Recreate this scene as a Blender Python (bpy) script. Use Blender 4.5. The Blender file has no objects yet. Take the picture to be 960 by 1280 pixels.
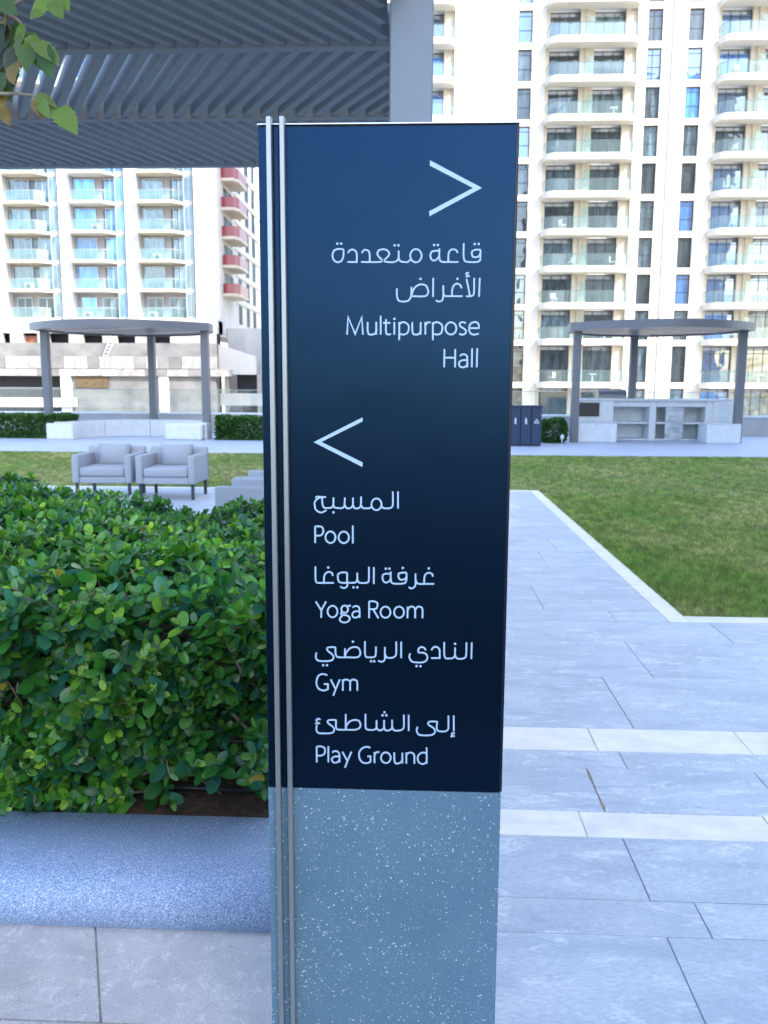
import bpy, bmesh, math, random
import numpy as np
from mathutils import Vector, Matrix
random.seed(7); RNG = np.random.default_rng(7)
R = math.radians
S = bpy.context.scene
COL = S.collection

# ------------------------------------------------------------------ camera
EYE = Vector((0, 0, 1.55)); FOC = 1050.0
_th, _yw, _rl = R(8.4), R(2.45), 0.0047
_f = Vector((-math.sin(_yw)*math.cos(_th), math.cos(_yw)*math.cos(_th), -math.sin(_th)))
_r = Vector((math.cos(_yw), math.sin(_yw), 0)); _u = _r.cross(_f)
_r2 = _r*math.cos(_rl)+_u*math.sin(_rl); _u2 = -_r*math.sin(_rl)+_u*math.cos(_rl)
cd = bpy.data.cameras.new('camera'); cam = bpy.data.objects.new('camera', cd); COL.objects.link(cam)
cd.sensor_fit = 'VERTICAL'; cd.sensor_height = 36; cd.lens = FOC/1280*36
cd.clip_start = 0.05; cd.clip_end = 3000
m = Matrix.Identity(4)
for i in range(3):
    m[i][0] = _r2[i]; m[i][1] = _u2[i]; m[i][2] = -_f[i]; m[i][3] = EYE[i]
cam.matrix_world = m
cd.dof.use_dof = True; cd.dof.focus_distance = 1.75; cd.dof.aperture_fstop = 9.0
S.camera = cam
def onY(x, y, Y):
    d = _f + _r2*((x-480)/FOC) - _u2*((y-640)/FOC)
    return EYE + d*(Y/d.y)

# ------------------------------------------------------------------ light
SUN_EL, SUN_AZ = R(40), math.atan2(0.80, -0.60)          # azimuth from +Y towards +X
W = bpy.data.worlds.new("World"); S.world = W; W.use_nodes = True
nt = W.node_tree; bg = nt.nodes['Background']
sky = nt.nodes.new('ShaderNodeTexSky'); sky.sky_type = 'NISHITA'; sky.sun_disc = False
sky.sun_elevation = SUN_EL; sky.sun_rotation = SUN_AZ; sky.air_density = 1.0; sky.dust_density = 2.0; sky.ozone_density = 0.7
nt.links.new(sky.outputs[0], bg.inputs[0]); bg.inputs[1].default_value = 0.15
sl = bpy.data.lights.new('sun', 'SUN'); sun = bpy.data.objects.new('sun', sl); COL.objects.link(sun)
sl.energy = 2.0; sl.angle = R(0.53); sl.color = (1.0, 0.965, 0.91)
sd = Vector((math.sin(SUN_AZ)*math.cos(SUN_EL), math.cos(SUN_AZ)*math.cos(SUN_EL), math.sin(SUN_EL)))
sun.rotation_euler = sd.to_track_quat('Z', 'Y').to_euler()
S.view_settings.view_transform = 'Standard'; S.view_settings.look = 'None'
S.view_settings.exposure = 2.25; S.view_settings.gamma = 1.0
S.cycles.max_bounces = 8; S.cycles.transparent_max_bounces = 16; S.cycles.use_denoising = True
try: S.cycles.denoiser = 'OPENIMAGEDENOISE'
except Exception: pass

# ------------------------------------------------------------------ materials
def mat(name, col, rough=0.6, metal=0.0, ior=1.45, spec=0.5):
    M = bpy.data.materials.new(name); M.use_nodes = True
    b = M.node_tree.nodes['Principled BSDF']
    b.inputs['Base Color'].default_value = (*col, 1); b.inputs['Roughness'].default_value = rough
    b.inputs['Metallic'].default_value = metal; b.inputs['IOR'].default_value = ior
    b.inputs['Specular IOR Level'].default_value = spec
    return M
def N(M, t, **kw):
    n = M.node_tree.nodes.new(t)
    for k, v in kw.items():
        if k in n.inputs: n.inputs[k].default_value = v
        else: setattr(n, k, v)
    return n
def L(M, a, b): M.node_tree.links.new(a, b)
def noise_mat(name, c1, c2, scale=5.0, rough=0.7, stretch=(1, 1, 1), bump=0.0, bscale=None, detail=6, lo=0.35, hi=0.65,
              vary=0.0, metal=0.0, spec=0.5, bdist=0.01, coord='Object'):
    M = mat(name, c1, rough, metal, spec=spec); b = M.node_tree.nodes['Principled BSDF']
    tc = N(M, 'ShaderNodeTexCoord'); mp = N(M, 'ShaderNodeMapping'); mp.inputs['Scale'].default_value = stretch
    oi = N(M, 'ShaderNodeObjectInfo')
    L(M, tc.outputs[coord], mp.inputs[0])
    va = N(M, 'ShaderNodeVectorMath', operation='SCALE'); va.inputs['Scale'].default_value = 37.0
    cx = N(M, 'ShaderNodeCombineXYZ'); L(M, oi.outputs['Random'], cx.inputs[0]); L(M, oi.outputs['Random'], cx.inputs[1])
    L(M, cx.outputs[0], va.inputs[0])
    ad = N(M, 'ShaderNodeVectorMath', operation='ADD'); L(M, mp.outputs[0], ad.inputs[0]); L(M, va.outputs[0], ad.inputs[1])
    n1 = N(M, 'ShaderNodeTexNoise', Scale=scale, Detail=detail, Roughness=0.62); L(M, ad.outputs[0], n1.inputs['Vector'])
    mr = N(M, 'ShaderNodeMapRange'); mr.inputs['From Min'].default_value = lo; mr.inputs['From Max'].default_value = hi
    L(M, n1.outputs[0], mr.inputs[0])
    mx = N(M, 'ShaderNodeMix', data_type='RGBA'); mx.inputs['A'].default_value = (*c1, 1); mx.inputs['B'].default_value = (*c2, 1)
    L(M, mr.outputs[0], mx.inputs['Factor'])
    out = mx.outputs['Result']
    if vary:
        hs = N(M, 'ShaderNodeHueSaturation'); mm = N(M, 'ShaderNodeMapRange')
        mm.inputs['To Min'].default_value = 1-vary; mm.inputs['To Max'].default_value = 1+vary
        L(M, oi.outputs['Random'], mm.inputs[0]); L(M, mm.outputs[0], hs.inputs['Value']); L(M, out, hs.inputs['Color'])
        out = hs.outputs[0]
    L(M, out, b.inputs['Base Color'])
    if bump:
        n2 = N(M, 'ShaderNodeTexNoise', Scale=bscale or scale*4, Detail=5); L(M, ad.outputs[0], n2.inputs['Vector'])
        bp = N(M, 'ShaderNodeBump', Strength=bump, Distance=bdist); L(M, n2.outputs[0], bp.inputs['Height'])
        L(M, bp.outputs[0], b.inputs['Normal'])
    return M
def speck(M, scale, thr, col, cover=1.0, coord='Object', power=3.0):
    """bright stone flecks mixed over whatever drives Base Color"""
    b = M.node_tree.nodes['Principled BSDF']
    tc = N(M, 'ShaderNodeTexCoord'); v = N(M, 'ShaderNodeTexVoronoi', Scale=scale); L(M, tc.outputs[coord], v.inputs['Vector'])
    # size of each fleck varies with the cell's own colour
    sp = N(M, 'ShaderNodeSeparateColor'); L(M, v.outputs['Color'], sp.inputs[0])
    ml = N(M, 'ShaderNodeMath', operation='MULTIPLY')
    cn = N(M, 'ShaderNodeTexNoise', Scale=9, Detail=3); L(M, tc.outputs[coord], cn.inputs['Vector']); cr = N(M, 'ShaderNodeMapRange'); cr.inputs['From Min'].default_value = .38; cr.inputs['From Max'].default_value = .66
    cr.inputs['To Min'].default_value = thr*.72; cr.inputs['To Max'].default_value = thr*1.18; L(M, cn.outputs[0], cr.inputs[0]); L(M, cr.outputs[0], ml.inputs[1])
    pw = N(M, 'ShaderNodeMath', operation='POWER'); pw.inputs[1].default_value = power; L(M, sp.outputs[0], pw.inputs[0]); L(M, pw.outputs[0], ml.inputs[0])
    lt = N(M, 'ShaderNodeMath', operation='LESS_THAN'); L(M, v.outputs['Distance'], lt.inputs[0]); L(M, ml.outputs[0], lt.inputs[1])
    m2 = N(M, 'ShaderNodeMath', operation='MULTIPLY'); L(M, lt.outputs[0], m2.inputs[0])
    mr = N(M, 'ShaderNodeMapRange'); mr.inputs['To Min'].default_value = 0.15*cover; mr.inputs['To Max'].default_value = cover
    L(M, sp.outputs[1], mr.inputs[0]); L(M, mr.outputs[0], m2.inputs[1])
    mx = N(M, 'ShaderNodeMix', data_type='RGBA'); mx.inputs['B'].default_value = (*col, 1)
    if b.inputs['Base Color'].is_linked: L(M, b.inputs['Base Color'].links[0].from_socket, mx.inputs['A'])
    else: mx.inputs['A'].default_value = b.inputs['Base Color'].default_value
    L(M, m2.outputs[0], mx.inputs['Factor']); L(M, mx.outputs['Result'], b.inputs['Base Color'])
    return M
def glass_mat(name, tint, refl=0.45, rough=0.02, wob=0.25, wscale=0.9, vary=0.5, tint2=None, coord='Object'):
    """dark room behind a reflective pane, with the slight waviness of real glazing"""
    M = bpy.data.materials.new(name); M.use_nodes = True; t = M.node_tree; b = t.nodes['Principled BSDF']; out = t.nodes['Material Output']
    oi = N(M, 'ShaderNodeObjectInfo'); tc = N(M, 'ShaderNodeTexCoord')
    cx = N(M, 'ShaderNodeCombineXYZ'); mu = N(M, 'ShaderNodeMath', operation='MULTIPLY'); mu.inputs[1].default_value = 91
    L(M, oi.outputs['Random'], mu.inputs[0]); L(M, mu.outputs[0], cx.inputs[0]); L(M, mu.outputs[0], cx.inputs[2])
    ad = N(M, 'ShaderNodeVectorMath', operation='ADD'); L(M, tc.outputs[coord], ad.inputs[0]); L(M, cx.outputs[0], ad.inputs[1])
    sc = N(M, 'ShaderNodeVectorMath', operation='MULTIPLY'); sc.inputs[1].default_value = (1.6, 1, 0.35); L(M, ad.outputs[0], sc.inputs[0])
    nn = N(M, 'ShaderNodeTexNoise', Scale=1.3, Detail=2); L(M, sc.outputs[0], nn.inputs['Vector'])
    mr = N(M, 'ShaderNodeMapRange'); mr.inputs['From Min'].default_value = 0.42; mr.inputs['From Max'].default_value = 0.58; L(M, nn.outputs[0], mr.inputs[0])
    mx = N(M, 'ShaderNodeMix', data_type='RGBA'); mx.inputs['A'].default_value = (*tint, 1)
    t2 = tint2 or tuple(min(1, c*(1+4*vary)+0.05*vary) for c in tint); mx.inputs['B'].default_value = (*t2, 1)
    L(M, mr.outputs[0], mx.inputs['Factor']); hv = N(M, 'ShaderNodeHueSaturation'); L(M, mx.outputs['Result'], hv.inputs['Color'])
    pv = N(M, 'ShaderNodeMath', operation='POWER'); pv.inputs[1].default_value = 2.2; L(M, oi.outputs['Random'], pv.inputs[0])
    rv = N(M, 'ShaderNodeMapRange'); rv.inputs['To Min'].default_value = 0.7; rv.inputs['To Max'].default_value = 3.6; L(M, pv.outputs[0], rv.inputs[0])
    L(M, rv.outputs[0], hv.inputs['Value']); L(M, hv.outputs[0], b.inputs['Base Color'])
    b.inputs['Roughness'].default_value = 0.6; b.inputs['Specular IOR Level'].default_value = 0.2
    g = N(M, 'ShaderNodeBsdfGlossy', Roughness=rough); g.inputs['Color'].default_value = (0.86, 0.95, 1, 1)
    n2 = N(M, 'ShaderNodeTexNoise', Scale=wscale, Detail=1); L(M, ad.outputs[0], n2.inputs['Vector'])
    bp = N(M, 'ShaderNodeBump', Strength=wob, Distance=0.1); L(M, n2.outputs[0], bp.inputs['Height']); L(M, bp.outputs[0], g.inputs['Normal'])
    mix = N(M, 'ShaderNodeMixShader'); mix.inputs[0].default_value = refl
    L(M, b.outputs[0], mix.inputs[1]); L(M, g.outputs[0], mix.inputs[2]); L(M, mix.outputs[0], out.inputs[0])
    return M
def rail_glass(name, tint=(0.75, 0.9, 0.9), op=0.22, refl=0.12, dif=None):
    M = bpy.data.materials.new(name); M.use_nodes = True; t = M.node_tree; b = t.nodes['Principled BSDF']; out = t.nodes['Material Output']
    b.inputs['Base Color'].default_value = (*(dif or (0.45, 0.6, 0.62)), 1); b.inputs['Roughness'].default_value = 0.3
    tr = N(M, 'ShaderNodeBsdfTransparent'); tr.inputs[0].default_value = (*tint, 1)
    g = N(M, 'ShaderNodeBsdfGlossy', Roughness=0.03)
    m1 = N(M, 'ShaderNodeMixShader'); m1.inputs[0].default_value = op; L(M, tr.outputs[0], m1.inputs[1]); L(M, b.outputs[0], m1.inputs[2])
    m2 = N(M, 'ShaderNodeMixShader'); m2.inputs[0].default_value = refl; L(M, m1.outputs[0], m2.inputs[1]); L(M, g.outputs[0], m2.inputs[2])
    L(M, m2.outputs[0], out.inputs[0]); return M
def leaf_mat(name, rough=0.3, spec=.5):
    M = mat(name, (0.05, 0.1, 0.02), rough, spec=spec); b = M.node_tree.nodes['Principled BSDF']
    a = N(M, 'ShaderNodeAttribute', attribute_name='tone'); L(M, a.outputs['Color'], b.inputs['Base Color'])
    t = N(M, 'ShaderNodeBsdfTranslucent')
    g = N(M, 'ShaderNodeMix', data_type='RGBA', blend_type='MULTIPLY'); g.inputs['Factor'].default_value = 1; g.inputs['B'].default_value = (1.5, 1.6, 0.5, 1)
    L(M, a.outputs['Color'], g.inputs['A']); L(M, g.outputs['Result'], t.inputs[0])
    mx = N(M, 'ShaderNodeMixShader'); mx.inputs[0].default_value = 0.28
    L(M, b.outputs[0], mx.inputs[1]); L(M, t.outputs[0], mx.inputs[2]); L(M, mx.outputs[0], M.node_tree.nodes['Material Output'].inputs[0])
    return M

def stone_mat(name, base, light, dark, rough, stretch, sc, vein=0.55, rusty=0.0, fine=0.5, vary=0.045):
    """riven slab: broad cloud, stretched pale veins, thin dark veins and a fine grain, different on every slab"""
    M = mat(name, base, rough); b = M.node_tree.nodes['Principled BSDF']
    tc = N(M, 'ShaderNodeTexCoord'); oi = N(M, 'ShaderNodeObjectInfo'); mp = N(M, 'ShaderNodeMapping'); mp.inputs['Scale'].default_value = stretch
    mu = N(M, 'ShaderNodeMath', operation='MULTIPLY'); mu.inputs[1].default_value = 53; L(M, oi.outputs['Random'], mu.inputs[0])
    cx = N(M, 'ShaderNodeCombineXYZ'); [L(M, mu.outputs[0], cx.inputs[i]) for i in (0, 1)]
    rz = N(M, 'ShaderNodeMath', operation='MULTIPLY'); rz.inputs[1].default_value = 0.5; L(M, oi.outputs['Random'], rz.inputs[0])
    cr = N(M, 'ShaderNodeCombineXYZ'); L(M, rz.outputs[0], cr.inputs[2]); L(M, cr.outputs[0], mp.inputs['Rotation'])
    L(M, tc.outputs['Object'], mp.inputs[0]); ad = N(M, 'ShaderNodeVectorMath', operation='ADD'); L(M, mp.outputs[0], ad.inputs[0]); L(M, cx.outputs[0], ad.inputs[1])
    def noise(s_, det, dist, lo, hi, rgh=.6):
        n_ = N(M, 'ShaderNodeTexNoise', Scale=s_, Detail=det, Roughness=rgh, Distortion=dist*.6); L(M, ad.outputs[0], n_.inputs['Vector'])
        r_ = N(M, 'ShaderNodeMapRange'); r_.inputs['From Min'].default_value = lo; r_.inputs['From Max'].default_value = hi; L(M, n_.outputs[0], r_.inputs[0]); return r_.outputs[0], n_
    def mixc(a, col, fac, k=1.0):
        if k != 1.0: m_ = N(M, 'ShaderNodeMath', operation='MULTIPLY'); m_.inputs[1].default_value = k; L(M, fac, m_.inputs[0]); fac = m_.outputs[0]
        x = N(M, 'ShaderNodeMix', data_type='RGBA'); x.inputs['B'].default_value = (*col, 1); L(M, fac, x.inputs['Factor'])
        if isinstance(a, tuple): x.inputs['A'].default_value = (*a, 1)
        else: L(M, a, x.inputs['A'])
        return x.outputs['Result']
    f1, _ = noise(sc, 8, .6, .35, .7); c = mixc(base, light, f1, .55)
    f2, _ = noise(sc*2.6, 12, 1.9, .53, .62, .74); c = mixc(c, light, f2, vein)
    f3, _ = noise(sc*1.3, 12, 2.2, .57, .68, .75); c = mixc(c, dark, f3, .6)
    f4, nf = noise(sc*24, 6, 0, .40, .66, .7); c = mixc(c, dark, f4, fine)
    if rusty: f5, _ = noise(sc*.9, 6, 1, .62, .75); c = mixc(c, (.52, .38, .30), f5, rusty)
    hs = N(M, 'ShaderNodeHueSaturation'); mm = N(M, 'ShaderNodeMapRange'); mm.inputs['To Min'].default_value = 1-vary; mm.inputs['To Max'].default_value = 1+vary
    L(M, oi.outputs['Random'], mm.inputs[0]); L(M, mm.outputs[0], hs.inputs['Value']); L(M, c, hs.inputs['Color']); L(M, hs.outputs[0], b.inputs['Base Color'])
    bp = N(M, 'ShaderNodeBump', Strength=.35, Distance=.004); L(M, nf.outputs[0], bp.inputs['Height']); L(M, bp.outputs[0], b.inputs['Normal'])
    return M

MT = dict(
    slab=stone_mat('blue grey riven stone', (0.405, 0.475, 0.555), (0.74, 0.79, 0.83), (0.24, 0.30, 0.40), 0.45, (0.75, 2.0, 1), 2.4, 0.75),
    warm=stone_mat('warm grey riven stone', (0.50, 0.475, 0.47), (0.78, 0.73, 0.69), (0.30, 0.275, 0.275), 0.6, (1.2, 1.3, 1), 6.0, .8, .3, .6),
    cream=noise_mat('cream stone', (0.70, 0.685, 0.65), (0.84, 0.825, 0.79), 6, 0.45, (1, 1.6, 1), 0.2, 30, 9, 0.35, 0.65, 0.04, bdist=0.003),
    joint=noise_mat('joint sand', (0.26, 0.26, 0.27), (0.44, 0.40, 0.36), 9, 0.95),
    granite=noise_mat('blue granite', (0.12, 0.20, 0.36), (0.43, 0.55, 0.75), 290, 0.6, (1, 1, 1), 0.3, 400, 3, 0.40, 0.60, 0.03, bdist=0.001),
    soil=noise_mat('brown soil', (0.05, 0.028, 0.018), (0.12, 0.07, 0.045), 30, 0.95, bump=0.8, bscale=60, bdist=0.02),
    turf=noise_mat('turf soil', (0.13, 0.16, 0.06), (0.30, 0.26, 0.17), 2.6, 0.95, (1, 1.4, 1), 0.5, 60),
    deck=noise_mat('podium concrete', (0.30, 0.30, 0.30), (0.4, 0.4, 0.39), 1.2, 0.9),
    earth=noise_mat('sandy ground', (0.34, 0.29, 0.22), (0.48, 0.42, 0.33), 0.08, 0.95),
    canopygrey=noise_mat('dark grey powder coat', (0.13, 0.14, 0.165), (0.15, 0.16, 0.185), 14, 0.42),
    paintgrey=noise_mat('grey blue powder coat', (0.22, 0.24, 0.265), (0.245, 0.265, 0.29), 14, 0.6, bump=0.05, bscale=300, bdist=0.001),
    postgrey=noise_mat('pale blue grey powder coat', (0.19, 0.235, 0.30), (0.20, 0.25, 0.315), 9, 0.5, bump=0.05, bscale=300, bdist=0.001),
    whitestone=noise_mat('white cast stone', (0.58, 0.62, 0.66), (0.68, 0.71, 0.74), 7, 0.6, bump=0.1, bscale=60, bdist=0.002, vary=0.03),
    marble=noise_mat('grey marble', (0.30, 0.34, 0.40), (0.55, 0.58, 0.62), 3, 0.3, (1, 1, 2.2), detail=9, lo=0.4, hi=0.6),
    parapet=noise_mat('parapet plaster', (0.36, 0.37, 0.38), (0.42, 0.42, 0.43), 1.5, 0.8, bump=0.1),
    fabric=noise_mat('pale grey outdoor fabric', (0.34, 0.37, 0.42), (0.40, 0.43, 0.48), 160, 0.85, bump=0.3, bscale=400, bdist=0.001, vary=0.03),
    darkleg=mat('dark bronze metal', (0.05, 0.055, 0.07), 0.45, 0.3),
    bin=noise_mat('navy painted steel', (0.004, 0.026, 0.075), (0.006, 0.032, 0.085), 5, 0.4),
    icon=mat('pale print', (0.55, 0.66, 0.72), 0.5),
    dark=mat('near black', (0.02, 0.022, 0.026), 0.4),
    steel=mat('brushed steel', (0.32, 0.34, 0.37), 0.35, 0.8),
    walltower=noise_mat('ivory render', (0.56, 0.545, 0.51), (0.62, 0.605, 0.57), 0.35, 0.8, (1, 1, 0.3), lo=0.3, hi=0.7),
    soffit=noise_mat('cream soffit paint', (0.56, 0.515, 0.43), (0.60, 0.555, 0.48), 0.5, 0.8),
    winframe=mat('charcoal aluminium', (0.045, 0.055, 0.065), 0.4, 0.4),
    winframe_light=mat('silver aluminium', (0.5, 0.52, 0.54), 0.4, 0.4),
    glass=glass_mat('reflective teal glazing', (0.008, 0.024, 0.030), 0.2, tint2=(0.055, 0.095, 0.125)),
    glass_dark=glass_mat('dark glazing', (0.006, 0.012, 0.018), 0.10, tint2=(0.03, 0.045, 0.055)),
    glass_blue=glass_mat('blue glazing', (0.008, 0.055, 0.19), 0.22, tint2=(0.02, 0.10, 0.30), wob=0.12),
    glass_skytint=glass_mat('glazing tinted as sky reflection', (0.015, 0.12, 0.40), 0.16, tint2=(0.05, 0.24, 0.62), wob=0.12),  # blue sky reflection of one bay, put into the glass colour
    blind=mat('grey blind box', (0.13, 0.15, 0.17), 0.6),
    railing=rail_glass('clear balcony glass', (0.74, 0.86, 0.88), 0.16, 0.07, (0.3, 0.42, 0.44)),
    railframe=mat('green grey rail metal', (0.16, 0.2, 0.2), 0.4, 0.5),
    redrail=rail_glass('red filmed balcony glass', (0.8, 0.15, 0.15), 0.85, 0.05, (0.26, 0.012, 0.02)),
    concrete=noise_mat('raw concrete', (0.13, 0.13, 0.135), (0.25, 0.245, 0.24), 0.45, 0.9, (1, 1, 1.3), 0.2, 3, 9, 0.3, 0.7, 0.06),
    concrete_pale=noise_mat('pale concrete', (0.24, 0.235, 0.23), (0.42, 0.41, 0.40), 0.6, 0.9, (1, 1, 1.3), detail=9, vary=0.05),
    render_white=noise_mat('white render', (0.52, 0.52, 0.52), (0.64, 0.635, 0.63), 0.4, 0.85, (1, 1, 0.3)),
    innerwall=noise_mat('lilac grey render', (0.30, 0.29, 0.32), (0.36, 0.35, 0.37), 0.6, 0.9),
    brownboard=noise_mat('brown plywood', (0.07, 0.05, 0.03), (0.15, 0.11, 0.06), 1.5, 0.9, (1, 1, 3)),
    orange=noise_mat('orange tarpaulin', (0.25, 0.07, 0.04), (0.4, 0.2, 0.12), 2, 0.8),
    room=mat('dark interior', (0.035, 0.037, 0.045), 0.9),
    leaf=leaf_mat('hedge leaf', 0.24, .5), leafdull=leaf_mat('tree leaf', 0.45), grass=leaf_mat('grass blade', 0.6),
    twig=noise_mat('twig bark', (0.16, 0.12, 0.085), (0.27, 0.21, 0.15), 20, 0.85),
    bark=noise_mat('tree bark', (0.14, 0.12, 0.10), (0.28, 0.25, 0.20), 12, 0.9, (1, 1, 0.3), 0.6, 30, bdist=0.01),
    white=mat('white plastic', (0.72, 0.73, 0.74), 0.5),
)
# sign materials
sm = mat('navy anodised panel', (0.0048, 0.0225, 0.056), 0.26, 0.86); MT['navy'] = sm
tc_ = N(sm, 'ShaderNodeTexCoord'); nn_ = N(sm, 'ShaderNodeTexNoise', Scale=2.2, Detail=3)
L(sm, tc_.outputs['Object'], nn_.inputs['Vector']); mr_ = N(sm, 'ShaderNodeMapRange'); mr_.inputs['To Min'].default_value = 0.22; mr_.inputs['To Max'].default_value = 0.30
L(sm, nn_.outputs[0], mr_.inputs[0]); bp_ = N(sm, 'ShaderNodeBump', Strength=0.35, Distance=0.012); L(sm, nn_.outputs[0], bp_.inputs['Height']); L(sm, bp_.outputs[0], sm.node_tree.nodes['Principled BSDF'].inputs['Normal']); L(sm, mr_.outputs[0], sm.node_tree.nodes['Principled BSDF'].inputs['Roughness'])
MT['navyedge'] = mat('dark navy edge', (0.004, 0.006, 0.03), 0.35)
MT['fin'] = noise_mat('satin aluminium fin', (0.34, 0.36, 0.385), (0.38, 0.40, 0.42), 3, 0.36, (6, 6, 0.3), metal=0.75)
MT['cap'] = mat('bright aluminium cap', (0.7, 0.74, 0.8), 0.3, 0.6)
MT['text'] = mat('pale blue vinyl lettering', (0.41, 0.56, 0.76), 0.5)
MT['plinth'] = speck(speck(noise_mat('teal blue speckled stone', (0.105, 0.20, 0.28), (0.125, 0.225, 0.305), 6, 0.25, bump=0.0), 270, 0.62, (0.80, 0.9, 0.95), 0.95, power=10), 520, 0.7, (0.40, 0.54, 0.62), 0.4, power=5)
speck(MT['granite'], 260, 0.8, (0.75, 0.87, 1.0), 0.75)

# ------------------------------------------------------------------ mesh helpers
def mesh_obj(name, me, parent=None, mats=None):
    o = bpy.data.objects.new(name, me); COL.objects.link(o)
    if parent: o.parent = parent
    for mm in (mats or []): me.materials.append(mm)
    return o
def empty(name, loc=(0, 0, 0), rz=0, **kw):
    o = bpy.data.objects.new(name, None); COL.objects.link(o); o.location = loc; o.rotation_euler.z = rz
    o.empty_display_size = 0.1
    return tag(o, **kw)
def tag(o, label=None, cat=None, group=None, kind=None):
    if label: o['label'] = label
    if cat: o['category'] = cat
    if group: o['group'] = group
    if kind: o['kind'] = kind
    return o
class MB:
    def __init__(s): s.v = []; s.f = []; s.mi = []; s.sm = []
    def add(s, v, f, mi=0, smooth=False):
        n = len(s.v); s.v += [tuple(p) for p in v]; s.f += [tuple(i+n for i in q) for q in f]; s.mi += [mi]*len(f); s.sm += [smooth]*len(f); return s
    def box(s, x0, x1, y0, y1, z0, z1, mi=0, b=0.0):
        if b:                                                     # chamfered vertical and horizontal edges
            b = min(b, (x1-x0)*.45, (y1-y0)*.45, (z1-z0)*.45)
            vs = []; idx = {}
            for ax in range(3):
                for i in range(8):
                    c = [(x0, x1)[i & 1], (y0, y1)[(i >> 1) & 1], (z0, z1)[(i >> 2) & 1]]
                    for k in range(3):
                        if k != ax: c[k] += b if not (i >> k) & 1 else -b
                    idx[(ax, i)] = len(vs); vs.append(c)
            F = []
            for ax in range(3):                                   # main faces
                for sgn in (0, 1):
                    q = [i for i in range(8) if ((i >> ax) & 1) == sgn]
                    q = [q[0], q[1], q[3], q[2]]
                    if (ax == 1) == (sgn == 1): pass
                    F.append([idx[(ax, i)] for i in q])
            for a in range(3):                                    # edge faces along axis a
                o1, o2 = [k for k in range(3) if k != a]
                for i in range(8):
                    if not (i >> a) & 1:
                        j = i | (1 << a); F.append([idx[(o1, i)], idx[(o1, j)], idx[(o2, j)], idx[(o2, i)]])
            for i in range(8): F.append([idx[(0, i)], idx[(1, i)], idx[(2, i)]])
            c = Vector(((x0+x1)/2, (y0+y1)/2, (z0+z1)/2)); G = []
            for q in F:
                p = [Vector(vs[k]) for k in q]; n = (p[1]-p[0]).cross(p[2]-p[0])
                G.append(q if n.dot(sum(p, Vector())/len(p)-c) > 0 else q[::-1])
            return s.add(vs, G, mi)
        v = [(x0, y0, z0), (x1, y0, z0), (x1, y1, z0), (x0, y1, z0), (x0, y0, z1), (x1, y0, z1), (x1, y1, z1), (x0, y1, z1)]
        return s.add(v, [(0, 3, 2, 1), (4, 5, 6, 7), (0, 1, 5, 4), (1, 2, 6, 5), (2, 3, 7, 6), (3, 0, 4, 7)], mi)
    def prism(s, poly, z0, z1, mi=0, smooth=False):               # poly ccw seen from above
        n = len(poly); v = [(x, y, z0) for x, y in poly]+[(x, y, z1) for x, y in poly]
        s.add(v, [tuple(range(n-1, -1, -1)), tuple(range(n, 2*n))]+[(i, (i+1) % n, n+(i+1) % n, n+i) for i in range(n)], mi, smooth); return s
    def tube(s, pts, r, n=6, mi=0, r1=None, cap=True):
        pts = [Vector(p) for p in pts]; m_ = len(pts); rings = []
        for i, p in enumerate(pts):
            t = (pts[min(i+1, m_-1)]-pts[max(i-1, 0)]).normalized()
            a = t.cross(Vector((0, 0, 1)));  a = t.cross(Vector((1, 0, 0))) if a.length < 1e-3 else a
            a.normalize(); bb = t.cross(a); rr = r if r1 is None else r+(r1-r)*i/(m_-1)
            rings += [p+(a*math.cos(2*math.pi*k/n)+bb*math.sin(2*math.pi*k/n))*rr for k in range(n)]
        F = [(i*n+k, i*n+(k+1) % n, (i+1)*n+(k+1) % n, (i+1)*n+k) for i in range(m_-1) for k in range(n)]
        if cap: F += [tuple(range(n-1, -1, -1)), tuple(range((m_-1)*n, m_*n))]
        return s.add(rings, F, mi, True)
    def extrude_x(s, prof, x0, x1, mi=0, smooth=False):           # profile in (y,z)
        n = len(prof); v = [(x0, y, z) for y, z in prof]+[(x1, y, z) for y, z in prof]
        s.add(v, [tuple(range(n)), tuple(range(2*n-1, n-1, -1))]+[(i, n+i, n+(i+1) % n, (i+1) % n) for i in range(n)], mi, smooth); return s
    def mesh(s, name, mats=()):
        me = bpy.data.meshes.new(name); me.from_pydata(s.v, [], s.f)
        for mm in mats: me.materials.append(mm)
        if any(s.mi): me.polygons.foreach_set('material_index', s.mi)
        me.polygons.foreach_set('use_smooth', s.sm); me.update(); return me
    def obj(s, name, mats, parent=None, **kw):
        mats = mats if isinstance(mats, (list, tuple)) else [mats]
        o = mesh_obj(name, s.mesh(name, [MT[k] if isinstance(k, str) else k for k in mats]), parent); return tag(o, **kw)
def inst(name, me, parent, loc=(0, 0, 0), rot=None, scale=None):
    o = bpy.data.objects.new(name, me); COL.objects.link(o); o.parent = parent; o.location = loc
    if rot is not None: o.rotation_euler = rot
    if scale is not None: o.scale = scale
    return o
def copy_tree(o, parent=None):
    c = o.copy(); COL.objects.link(c); c.parent = parent
    for ch in list(o.children): copy_tree(ch, c)
    return c
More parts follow.
